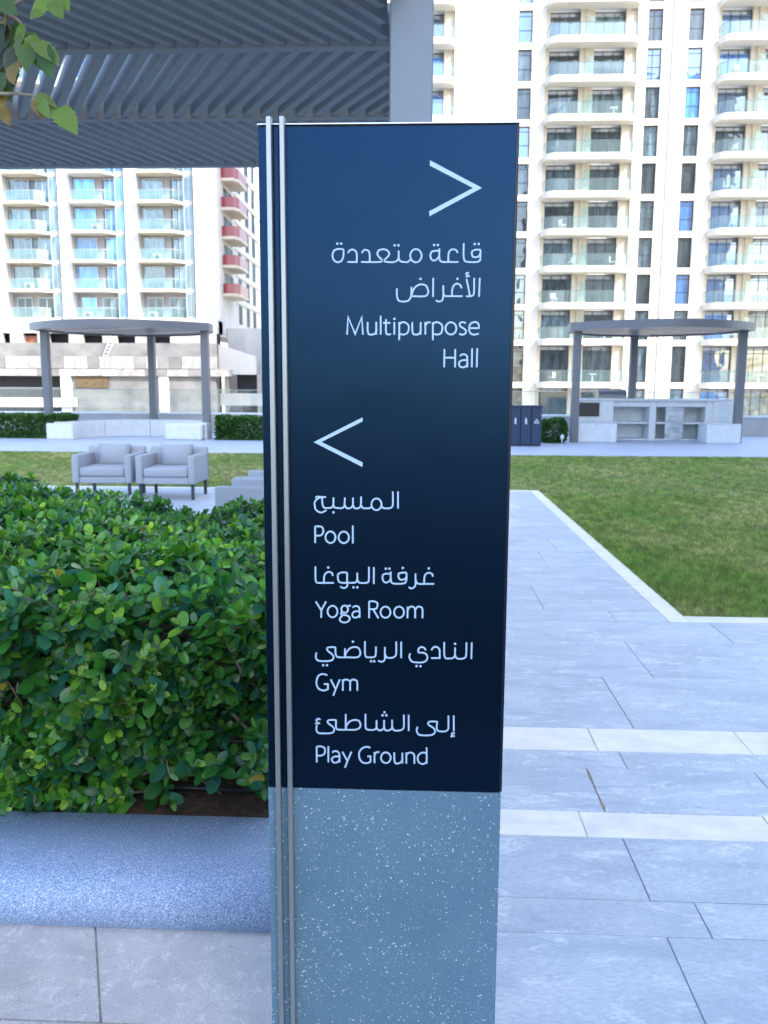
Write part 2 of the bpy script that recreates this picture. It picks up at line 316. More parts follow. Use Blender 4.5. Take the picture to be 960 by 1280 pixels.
def arrays_mesh(name, V, F, tone=None, mats=(), smooth=True):
    """V (n,3) F (m,k) equal sized faces, tone (n,3) vertex colours"""
    me = bpy.data.meshes.new(name); n, k = len(F), F.shape[1]
    me.vertices.add(len(V)); me.vertices.foreach_set('co', np.asarray(V, np.float32).ravel())
    me.loops.add(n*k); me.loops.foreach_set('vertex_index', F.ravel().astype(np.int32))
    me.polygons.add(n); me.polygons.foreach_set('loop_start', np.arange(0, n*k, k, dtype=np.int32))
    me.update(calc_edges=True)
    if smooth: me.polygons.foreach_set('use_smooth', np.ones(n, bool))
    if tone is not None:
        a = me.color_attributes.new('tone', 'FLOAT_COLOR', 'POINT'); c = np.ones((len(V), 4), np.float32); c[:, :3] = tone; a.data.foreach_set('color', c.ravel())
    for mm in mats: me.materials.append(mm)
    return me

# ------------------------------------------------------------------ setting: ground, podium, paving, lawn
MB().box(-900, 900, -900, 900, -17, -16).obj('ground', 'earth', kind='structure')
MB().box(-40, 20, -32, 29.2, -1.2, -0.05).obj('podium_deck', 'deck', kind='structure')
MB().box(-40, 20, -32, 5.55, -0.046, -0.006).box(-40, 1.83, 5.5505, 12.95, -0.046, -0.0062).box(-40, 20, 19.9, 28.8, -0.046, -0.012).obj('paving_bed', 'joint', kind='structure')
pave = tag(bpy.data.objects.new('terrace_paving', None), kind='structure'); COL.objects.link(pave)
def slab(x0, x1, y0, y1, m_, skew=0.0):
    g = 0.0018; dz = random.uniform(-0.0012, 0.0012); b = 0.0012
    q = [(x0+g, y0+g), (x1-g, y0+g), (x1-g-skew, y1-g), (x0+g, y1-g)] if skew >= 0 else [(x0+g-skew, y0+g), (x1-g, y0+g), (x1-g, y1-g), (x0+g, y1-g)]
    cx, cy = sum(p[0] for p in q)/4, sum(p[1] for p in q)/4
    mb = MB(); n = 4
    def ring(d, z): return [(cx+(x-cx)*(1-d/max(abs(x-cx), .01)) if True else x, cy+(y-cy)*(1-d/max(abs(y-cy), .01)), z) for x, y in q]
    v = ring(0, -0.011)+ring(0, dz-b)+ring(b, dz)
    f = [(8, 9, 10, 11)]+[(r*4+i, r*4+(i+1) % 4, r*4+4+(i+1) % 4, r*4+4+i) for r in (0, 1) for i in range(4)]
    mb.add(v, f); return mb.obj('slab', m_, pave)
rows = [  # y0, y1, material right, joints that the photo shows, length
    (0.85, 1.55, 'slab', [0.62], 1.3), (1.55, 2.235, 'slab', [0.72], 1.3), (2.235, 2.405, 'slab', [0.85], 1.3), (2.405, 2.77, 'slab', [0.72], 1.3),
    (2.77, 2.95, 'cream', [0.60, 1.27], 0.67), (2.95, 3.31, 'slab', [0.70, 1.38], 1.3), (3.31, 3.485, 'slab', [0.87], 1.3),
    (3.485, 3.73, 'cream', [0.785, 1.445], 0.66), (3.73, 4.44, 'slab', [1.0], 1.4), (4.44, 5.11, 'slab', [1.28], 1.4), (5.11, 5.57, 'slab', [1.95], 1.4)]
for y0, y1, mm, js, ln in rows:
    if mm == 'slab' and y0 < 5.0: js = js
    xs = [js[0]]
    for j in js[1:]: xs.append(j)
    while xs[-1] < 5.2: xs.append(xs[-1]+ln)
    x = js[0]
    left = []
    while x-ln > 0.16: x -= ln; left.append(x)
    edges = [0.1]+left[::-1]+xs
    for a, b in zip(edges[:-1], edges[1:]): slab(a, b, y0, y1, mm)
# warm grey slabs on the left in front of the planter, one joint of them skewed
for y0, y1, js in ((0.85, 1.83, [-2.3, -1.35, -0.35]), ):
    e = [-3.0]+js+[0.1]
    for a, b in zip(e[:-1], e[1:]): slab(a, b, y0, y1, 'warm')
slab(-3.0, -1.95, 1.83, 2.35, 'warm')
_w = slab(-1.95, -0.77, 1.83, 2.35, 'warm', 0.0)
def quad_slab(q, m_):
    mb = MB(); dz = 0.0; v = [(x, y, -0.011) for x, y in q]+[(x, y, dz) for x, y in q]
    mb.add(v, [(4, 5, 6, 7)]+[(i, (i+1) % 4, 4+(i+1) % 4, 4+i) for i in range(4)]); return mb.obj('slab', m_, pave)
bpy.data.objects.remove(_w)
quad_slab([(-1.947, 1.834), (-0.775, 1.834), (-0.995, 2.348), (-1.947, 2.348)], 'warm')
quad_slab([(-0.768, 1.834), (0.097, 1.834), (0.097, 2.348), (-0.988, 2.348)], 'warm')
for y0, y1 in ((2.355, 2.95), (2.95, 3.73), (3.73, 4.44), (4.44, 5.11), (5.11, 5.57)): slab(-0.33, 0.1, y0, y1, 'slab')
# rows beyond, to the end of the walk (left edge runs on behind the hedge)
st_ = MB(); pts_ = []
for i in range(13):
    yy_ = 2.965+.345*i/12; pts_.append((0.70+random.uniform(-.002, .002), yy_, random.uniform(.0018, .006)))
st_.add([(x-w_, y_, .0017) for x, y_, w_ in pts_]+[(x+w_, y_, .0017) for x, y_, w_ in pts_], [(i, 13+i, 14+i, i+1) for i in range(12)])
st_.obj('rust_stain', noise_mat('rusty joint stain', (0.20, 0.115, 0.06), (0.42, 0.33, 0.25), 60, 0.9), pave)
ys = [5.57, 5.82, 6.6, 7.3, 8.0, 8.7, 9.4, 10.1, 10.8, 11.5, 12.2, 12.79]
for k, (y0, y1) in enumerate(zip(ys[:-1], ys[1:])):
    x = 1.69; first = (0.35, 0.8, 1.2, 0.55)[k % 4]; e = [1.69]
    x = 1.69-first
    while x > -9.5: e.append(x); x -= 1.35
    e = e[::-1]
    for a, b in zip(e[:-1], e[1:]): slab(a, b, y0, y1, 'slab')
y = 5.73
for ln in (0.5, 1.2, 1.2, 1.2, 1.2, 1.2, 0.7): slab(1.69, 1.83, y, min(y+ln, 12.79), 'cream'); y += ln
slab(1.69, 1.83, 5.57, 5.73, 'cream')
x = 1.83
while x < 12: slab(x, x+1.2, 5.57, 5.72, 'cream'); x += 1.2
x = 1.83
while x > -10: slab(x-1.2, x, 12.79, 12.94, 'cream'); x -= 1.2
# far promenade
MB().box(-30, 19.8, 19.9, 28.75, -0.011, -0.002).obj('promenade', noise_mat('pale paving far', (0.40, 0.47, 0.60), (0.50, 0.56, 0.68), 1.2, 0.5, (0.5, 2.5, 1)), kind='structure')
MB().box(-40, 1.826, 12.95, 19.9, -0.04, -0.016).box(1.836, 20, 5.725, 19.9, -0.041, -0.017).obj('lawn', 'turf', kind='structure')

def blades(name, regions, seed):
    rg = np.random.default_rng(seed); Vs = []; Ts = []
    for (x0, x1, y0, y1, n, h, w) in regions:
        x = rg.uniform(x0, x1, n); yy = rg.uniform(y0, y1, n)
        keep = (x < 0.47*yy+0.8) & (x > -0.53*yy-0.8); x, yy = x[keep], yy[keep]; n = len(x)
        patch = (np.sin(x*1.9+1.6*np.sin(yy*.9))*.8+np.sin(yy*1.3+x*1.4+np.sin(x*2.2))*.7+np.sin(x*7.3-yy*3.1+2*np.sin(yy*2.7))*.5+np.sin(x*13.+yy*9.7)*.4+rg.normal(0, .9, n))
        a = rg.uniform(0, 2*np.pi, n); hh = h*rg.uniform(.5, 1.25, n)*(1-0.12*np.clip(patch, 0, 2)); ww = w*rg.uniform(.7, 1.3, n)
        lean = rg.uniform(0.1, 0.9, n)*hh; la = rg.uniform(0, 2*np.pi, n)
        bx = np.cos(a)*ww; by = np.sin(a)*ww; z0 = np.full(n, -0.018)
        V = np.empty((n, 3, 3)); V[:, 0] = np.c_[x-bx, yy-by, z0]; V[:, 1] = np.c_[x+bx, yy+by, z0]
        V[:, 2] = np.c_[x+np.cos(la)*lean, yy+np.sin(la)*lean, z0+hh]
        base = np.array([0.23, 0.30, 0.09]); dry = np.array([0.60, 0.51, 0.33]); lush = np.array([0.16, 0.31, 0.07])
        t = np.clip((patch+0.3)/2.4, 0, 1)[:, None]*rg.uniform(0, 1, (n, 1)); l = np.clip(-patch/3, 0, 1)[:, None]
        c = (base*(1-t)+dry*t)*(1-l)+lush*l; cw = .028+.004*yy; hsh = np.sin(np.floor(x/cw)*12.9898+np.floor(yy/cw)*78.233)*43758.5453; hsh -= np.floor(hsh)
        c *= rg.uniform(.5, 1.45, (n, 1))*(.68+.6*hsh[:, None])
        Vs.append(V.reshape(-1, 3)); Ts.append(np.repeat(c, 3, 0))
    V = np.concatenate(Vs); T = np.concatenate(Ts); F = np.arange(len(V)).reshape(-1, 3)
    return tag(mesh_obj(name, arrays_mesh(name, V, F, T, [MT['grass']], False)), 'short green grass of the lawn with dry patches', 'grass', kind='stuff')
blades('grass', [(1.84, 4.8, 5.73, 8.5, 120000, 0.040, 0.0028), (1.84, 6.5, 8.5, 12.5, 110000, 0.042, 0.0038), (1.84, 10.5, 12.5, 19.88, 120000, 0.042, 0.0048),
                 (-11.5, 1.82, 12.96, 19.88, 150000, 0.042, 0.0048), (1.822, 1.85, 5.73, 12.9, 9000, .03, .002), (1.85, 5.0, 5.712, 5.74, 5000, .03, .002)], 5)

# ------------------------------------------------------------------ planter kerb and soil
kx = [-3.9, -2.1, -0.30]
kerb = empty('planter_kerb', (-2, 2.4, 0), label='low blue granite kerb with rounded front around the hedge', cat='kerb')
prof = [(2.195, 0.0), (2.18, 0.02), (2.176, 0.045), (2.18, 0.07), (2.192, 0.095), (2.212, 0.114), (2.238, 0.126), (2.268, 0.130), (2.60, 0.132), (2.60, -0.02), (2.195, -0.02)]
for a, b in zip(kx[:-1], kx[1:]):
    mb = MB(); mb.extrude_x([(y-2.4, z) for y, z in prof], a+2+0.0012, b+2-0.0012, smooth=False)
    o = mb.obj('kerb_stone', 'granite', kerb)
    for p in o.data.polygons: p.use_smooth = len(p.vertices) == 4
MB().box(1.52, 1.72, 0.203, 3.3, -0.02, 0.131, b=0.01).obj('kerb_stone', 'granite', kerb)
MB().box(-1.9, 1.52, 3.3, 3.5, -0.02, 0.131, b=0.01).obj('kerb_stone', 'granite', kerb)
def soilmesh():
    nx, ny = 60, 50; X, Y = np.meshgrid(np.linspace(-4.2, -0.485, nx), np.linspace(2.603, 5.69, ny), indexing='ij')
    Z = 0.095+0.012*np.sin(X*23+Y*7)+0.01*np.sin(Y*31-X*12)+RNG.normal(0, 0.006, X.shape)
    V = np.c_[X.ravel(), Y.ravel(), Z.ravel()]; I = np.arange(nx*ny).reshape(nx, ny)
    F = np.c_[I[:-1, :-1].ravel(), I[1:, :-1].ravel(), I[1:, 1:].ravel(), I[:-1, 1:].ravel()]
    return tag(mesh_obj('soil', arrays_mesh('soil', V, F, None, [MT['soil']])), kind='structure')
soilmesh()

# ------------------------------------------------------------------ leaves
def leaf_template(nl=5, wide=0.42, fold=0.16, curl=0.18, tip=1.0):
    """unit leaf along +x, normal +z; returns verts and quads"""
    V = []; F = []
    for i in range(nl+1):
        t = i/nl; w = wide*0.5*max(0.0, 1-(2*min(1, .04+.96*t**1.02)-1)**2)**.5*(1 if t < .999 else .25)
        z = -curl*t*t
        V += [(t, -w, z+fold*w), (t, 0, z-fold*w*0.6), (t, w, z+fold*w)]
    for i in range(nl):
        a = i*3; F += [(a, a+3, a+4, a+1), (a+1, a+4, a+5, a+2)]
    return np.array(V), np.array(F)
def rot_from(dirs, ups):
    x = dirs/np.linalg.norm(dirs, axis=1, keepdims=True); z = ups-np.sum(ups*x, 1, keepdims=True)*x
    z /= np.linalg.norm(z, axis=1, keepdims=True)+1e-9; y = np.cross(z, x); return np.stack([x, y, z], 2)
def place_leaves(T, P, D, U, size, wid=None):
    V, F = T; n = len(P); Rm = rot_from(D, U); lv = V[None]*size[:, None, None]
    if wid is not None: lv = lv*np.array([1, 1, 1])[None, None]; lv[:, :, 1] *= wid[:, None]
    W_ = np.einsum('nij,nkj->nki', Rm, lv)+P[:, None]
    Fo = (F[None]+(np.arange(n)*len(V))[:, None, None]).reshape(-1, 4)
    return W_, Fo

def build_hedge():
    rg = np.random.default_rng(11); X0, X1, Y0, Y1, H = -4.3, -0.42, 2.72, 5.65, 0.90
    hed = empty('hedge', (-2.3, 4.1, 0.09), label='large leafy green hedge behind the granite kerb in the foreground', cat='hedge')
    off = np.array([-2.3, 4.1, 0.09])
    def topz(x, y): return H-0.10*np.exp(-((y-Y0)/0.35)**1)+0.05*np.sin(x*3.1+y*1.9)+0.04*np.sin(x*7.3-y*5.1)+0.012*(Y1-y)-0.02-0.035*np.clip(x+2.9, -1, 2.6)*np.clip((y-3.4)/2, 0, 1)-0.075*np.clip((x+2.0)/.5, 0, 1)*np.clip((y-3.6)/1.6, 0, 1)
    def facey(x, z): return Y0-0.05+0.10*np.sin(x*4.3+z*5)*0.5+0.07*np.sin(x*9.1-z*8)*0.5-0.10*np.clip((.3-z)/.2, 0, 1)*(x < -.95)
    shoots = []
    def add(n, kind):
        if kind == 'face':
            x = rg.uniform(X0, X1, n); z = rg.uniform(0.10, H-0.03, n); dep = rg.exponential(0.05, n); cl = np.sin(x*8.1+z*5.3)+np.sin(z*13.1-x*6.7+1)+np.sin(x*17+z*11)*.7; dep = np.minimum(dep+np.where(cl < -.75, rg.uniform(.08, .3, n), 0)-.03*(cl > .9), .45)
            gap = (x > -1.0+0.25*rg.random(n)) & (z < 0.25+0.05*rg.random(n)); k = ~gap; x, z, dep = x[k], z[k], dep[k]; n = len(x)
            y = facey(x, z)+dep; P = np.c_[x, y, z]; D = np.c_[rg.normal(0, .6, n), -np.ones(n)*rg.uniform(.3, 1, n), rg.normal(.35, .55, n)]
        elif kind == 'low':
            x = rg.uniform(X0, -1.0, n); z = rg.uniform(.13, .30, n); dep = rg.exponential(.03, n); P = np.c_[x, facey(x, z)+dep-.02, z]; D = np.c_[rg.normal(0, .7, n), -np.ones(n)*rg.uniform(.2, 1, n), rg.normal(.2, .5, n)]
        elif kind == 'top':
            x = rg.uniform(X0, X1, n); y = rg.uniform(Y0, Y1, n); dep = np.minimum(rg.exponential(0.05, n), .3)
            P = np.c_[x, y, topz(x, y)-dep]; D = np.c_[rg.normal(0, .55, n), rg.normal(-.15, .55, n), rg.uniform(.5, 1.2, n)]
        elif kind == 'right':
            y = rg.uniform(Y0, Y1, n); z = .16+rg.uniform(0, 1, n)*(topz(X1, y)-.2); P = np.c_[X1-rg.exponential(.06, n), y, z]; dep = X1-P[:, 0]
            D = np.c_[np.ones(n), rg.normal(0, .6, n), rg.normal(.3, .5, n)]
        else:
            x = rg.uniform(X0, X1, n); z = .14+rg.uniform(0, 1, n)*(topz(x, Y1)-.2); P = np.c_[x, Y1+rg.normal(0, .05, n), z]; dep = np.zeros(n); D = np.c_[rg.normal(0, .5, n), np.ones(n), rg.normal(.3, .5, n)]
        D /= np.linalg.norm(D, axis=1, keepdims=True); shoots.append((P, D, dep))
    add(2500, 'face'); add(420, 'low'); add(3900, 'top'); add(300, 'right'); add(350, 'back')
    P = np.concatenate([s_[0] for s_ in shoots]); D = np.concatenate([s_[1] for s_ in shoots]); dep = np.concatenate([s_[2] for s_ in shoots])
    LP, LD, LU, LS, LC, LW = [], [], [], [], [], []
    n = len(P); young = (rg.random(n) < 0.24) & (dep < 0.07)
    patchy = np.sin(P[:, 0]*3.7+P[:, 1]*2.2+P[:, 2]*4)+rg.normal(0, .5, n)
    a0 = rg.uniform(0, 2*np.pi, n)
    ref = rot_from(D, np.tile([0.13, 0.2, 1.0], (n, 1))+rg.normal(0, .2, (n, 3)))
    for k in range(8):                                           # opposite pairs down the shoot
        pair = k//2; side = k % 2
        ang = a0+pair*np.pi/2+side*np.pi+rg.normal(0, .25, n)
        rad = ref[:, :, 1]*np.cos(ang)[:, None]+ref[:, :, 2]*np.sin(ang)[:, None]
        open_ = (0.55, 0.95, 1.15, 1.2)[pair]; back = (0.0, 0.022, 0.05, 0.085)[pair]
        d = D*math.cos(open_)+rad*math.sin(open_); d[:, 2] -= 0.12*pair*.6
        p = P-D*back+rad*0.003; up = D*1.0-rad*0.2+np.array([0, -0.12, 0.55])
        s_ = (0.034, 0.053, 0.062, 0.060)[pair]*rg.uniform(.75, 1.25, n); s_ = np.where(young & (pair == 0), s_*0.9, s_)
        keep = rg.random(n) < (0.92, .93, .85, .7)[pair]
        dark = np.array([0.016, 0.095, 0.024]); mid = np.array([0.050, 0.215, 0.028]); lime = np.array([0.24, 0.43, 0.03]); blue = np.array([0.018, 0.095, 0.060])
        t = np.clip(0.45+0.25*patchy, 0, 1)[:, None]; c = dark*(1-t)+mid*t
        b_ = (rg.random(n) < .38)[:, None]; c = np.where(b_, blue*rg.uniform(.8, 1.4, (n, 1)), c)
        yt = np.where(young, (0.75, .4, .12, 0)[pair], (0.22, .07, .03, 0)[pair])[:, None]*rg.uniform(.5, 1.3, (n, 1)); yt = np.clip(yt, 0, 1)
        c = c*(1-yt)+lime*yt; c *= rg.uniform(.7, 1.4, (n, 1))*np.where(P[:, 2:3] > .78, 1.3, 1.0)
        yellow = (rg.random(n) < .003)[:, None]; c = np.where(yellow, np.array([0.32, 0.25, 0.04]), c)
        LP.append(p[keep]); LD.append(d[keep]+rg.normal(0, .12, (keep.sum(), 3))); LU.append(up[keep]+rg.normal(0, .25, (keep.sum(), 3)))
        LS.append(s_[keep]); LC.append(c[keep]); LW.append(rg.uniform(.85, 1.25, keep.sum()))
    # inner leaves filling the volume, coloured dark as the shaded gaps between shoots
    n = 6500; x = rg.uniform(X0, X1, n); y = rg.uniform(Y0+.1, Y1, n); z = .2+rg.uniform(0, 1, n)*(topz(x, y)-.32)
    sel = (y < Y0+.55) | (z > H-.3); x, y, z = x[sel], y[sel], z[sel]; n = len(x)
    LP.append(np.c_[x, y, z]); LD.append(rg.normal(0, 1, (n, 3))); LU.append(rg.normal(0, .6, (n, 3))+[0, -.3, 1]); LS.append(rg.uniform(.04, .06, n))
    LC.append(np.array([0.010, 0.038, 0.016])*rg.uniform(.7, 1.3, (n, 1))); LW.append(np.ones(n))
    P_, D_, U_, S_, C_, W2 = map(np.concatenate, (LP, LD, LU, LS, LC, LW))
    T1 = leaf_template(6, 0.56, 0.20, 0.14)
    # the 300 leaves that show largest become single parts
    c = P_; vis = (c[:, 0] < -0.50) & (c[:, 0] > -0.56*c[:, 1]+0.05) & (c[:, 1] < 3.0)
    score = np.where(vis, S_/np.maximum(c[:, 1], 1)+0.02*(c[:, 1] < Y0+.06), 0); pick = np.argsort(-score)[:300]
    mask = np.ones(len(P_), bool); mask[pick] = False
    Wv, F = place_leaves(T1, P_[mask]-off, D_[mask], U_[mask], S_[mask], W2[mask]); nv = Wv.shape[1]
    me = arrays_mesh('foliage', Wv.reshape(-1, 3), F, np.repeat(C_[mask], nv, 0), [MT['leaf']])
    mesh_obj('foliage', me, hed)['kind'] = 'stuff'
    for i in pick:
        Wl, Fl = place_leaves(T1, P_[i:i+1]-off, D_[i:i+1], U_[i:i+1], S_[i:i+1], W2[i:i+1])
        org = P_[i]-off; me = arrays_mesh('leaf', Wl[0]-org, Fl, np.repeat(C_[i:i+1], nv, 0), [MT['leaf']]); o = mesh_obj('leaf', me, hed); o.location = org
    # twigs
    tw = MB(); idx = rg.choice(len(P), 1400, replace=False)
    for i in idx:
        p = Vector(P[i]-off); d = Vector(D[i]); root = Vector((p.x+rg.normal(0, .1), min(p.y+rg.uniform(.15, .4), Y1-4.1), max(.02, p.z-rg.uniform(.1, .35))))
        mid = p-d*rg.uniform(.05, .12)+Vector(rg.normal(0, .015, 3)); tw.tube([root, (root+mid)/2+Vector(rg.normal(0, .03, 3)), mid, p], .0042, 4, 0, .0018, False)
    for k in range(46):
        x = rg.uniform(X0, X1)+2.3; y = rg.uniform(Y0+.12, Y0+1.2)-4.1; p0 = Vector((x, y, -.02)); pts = [p0]
        for j in range(4): pts.append(pts[-1]+Vector((rg.normal(0, .07), rg.normal(-.02, .07), .17)))
        tw.tube(pts, .009, 5, 0, .004, False)
    o = tw.obj('twigs', 'twig', hed); o['kind'] = 'stuff'
    # fallen leaves and irrigation pipe on the soil
    pipe = MB().tube([(-4.2, 2.83, .115), (-2.5, 2.86, .118), (-1.2, 2.80, .116), (-0.9, 2.83, .118), (-0.5, 2.80, .12)], .011, 8).obj('irrigation_pipe', 'dark')
    tag(pipe, 'thin black irrigation pipe lying on the soil under the hedge', 'pipe')
build_hedge()

def small_hedge(name, x0, x1, y0, y1, z0, z1, label, cat, n, size, seed, rnd=0.0, group=None, young=.25, colset=None):
    rg = np.random.default_rng(seed); cx, cy = (x0+x1)/2, (y0+y1)/2
    root = empty(name, (cx, cy, z0), label=label, cat=cat, group=group)
    m_ = int(n*1.6); ax = rg.integers(0, 6, m_)
    P = rg.uniform(-1, 1, (m_, 3)); f = np.where(rg.random(m_) < .8, 1-np.minimum(rg.exponential(.07, m_), .5), rg.uniform(.2, 1, m_)); k = ax % 3; sgn = np.where(ax < 3, 1, -1)
    P[np.arange(m_), k] = sgn*f
    if rnd: P = P/np.maximum(1, (np.linalg.norm(P, axis=1)/1.15)[:, None]**rnd)
    sc = np.array([(x1-x0)/2, (y1-y0)/2, (z1-z0)/2]); D = P/sc; D /= np.linalg.norm(D, axis=1, keepdims=True)
    Q = P*sc+[0, 0, sc[2]]+np.c_[np.zeros((m_, 2)), .03*np.sin(P[:, 0]*sc[0]*9)*(P[:, 2] > .5)]
    Q = Q[:n] if n < m_ else Q; D = D[:len(Q)]
    dd = D+rg.normal(0, .6, Q.shape); up = D*.8+rg.normal(0, .5, Q.shape)+[0, 0, .5]
    c = np.array([0.026, 0.09, 0.022])[None]*rg.uniform(.6, 1.5, (len(Q), 1)); yt = (rg.random(len(Q)) < young)[:, None]*(0.35+.65*(D[:, 2:3] > .3)); c = c*(1-yt)+np.array([0.10, 0.20, 0.03])*yt
    W_, F = place_leaves(leaf_template(2, .6, .15, .1), Q, dd, up, size*rg.uniform(.7, 1.3, len(Q)))
    mesh_obj('foliage', arrays_mesh('foliage', W_.reshape(-1, 3), F, np.repeat(c, W_.shape[1], 0), [MT['leafdull']]), root)['kind'] = 'stuff'
    tw = MB()
    for i in range(14):
        p = Vector((rg.uniform(-.8, .8)*sc[0], rg.uniform(-.7, .7)*sc[1], 0)); tw.tube([p, p+Vector((rg.normal(0, .05), rg.normal(0, .05), sc[2])), p+Vector((rg.normal(0, .1), rg.normal(0, .1), sc[2]*1.7))], .015, 5, 0, .005, False)
    tw.obj('stems', 'twig', root)['kind'] = 'stuff'
small_hedge('clipped_hedge', -14.5, -10.75, 24.9, 26.1, 0, .66, 'clipped green hedge left of the left canopy', 'hedge', 17000, .085, 21)
small_hedge('clipped_hedge', -6.05, -3.4, 24.7, 25.9, 0, .64, 'clipped green hedge right of the left canopy, beside the sign', 'hedge', 13000, .085, 22)
small_hedge('round_shrub', 3.47, 4.22, 24.3, 25.1, 0, .68, 'small round green shrub between the navy bins and the right canopy', 'shrub', 4200, .065, 23, 1.0)
small_hedge('clipped_hedge', -4.5, 4.5, -2.2, -0.75, -0.01, 1.45, 'unseen tall hedge added behind the camera to darken the sign reflection', 'hedge', 16000, .09, 24)  # out of view, added so the lower sign face reflects something dark

# ------------------------------------------------------------------ directional sign
SY = 1.60; SX0, SX1, SB, ST = -0.302, 0.172, 0.744, 2.022
sign = empty('directional_sign', ((SX0+SX1)/2, SY+.05, 0), label='tall navy bilingual directional sign on a speckled blue stone base', cat='sign')
ox, oy = (SX0+SX1)/2, SY+.05
def sb(x0, x1, y0, y1, z0, z1, name, mm, b=0.0): return MB().box(x0-ox, x1-ox, y0-oy, y1-oy, z0, z1, b=b).obj(name, mm, sign)
sb(SX0, SX1, SY+.004, SY+.10, SB, ST-.001, 'body', 'navyedge', .001)
sb(-.2525, SX1-.0055, SY-.001, SY+.0035, SB+.001, ST-.004, 'front_panel', 'navy', .0008)
sb(SX0+.001, -.2835, SY-.001, SY+.0035, SB+.001, ST-.004, 'front_panel', 'navy', .0008)
sb(-.2730, -.2635, SY-.001, SY+.0035, SB+.001, ST-.004, 'front_panel', 'navy', .0008)
sb(SX0-.0005, SX1+.0005, SY-.0015, SY+.1005, ST-.0008, ST+.0016, 'top_cap', 'cap', .0005)
sb(SX0, SX1-.002, SY-.0005, SY+.101, 0.012, SB-.0005, 'plinth', 'plinth', .0015)
sb(SX0+.01, SX1-.01, SY+.004, SY+.096, -.001, 0.012, 'foot', 'dark')
for a in (-.2835, -.2597): sb(a, a+.0095, SY-.017, SY-.0016, 0.02, ST+.010, 'fin', 'fin', .0012)

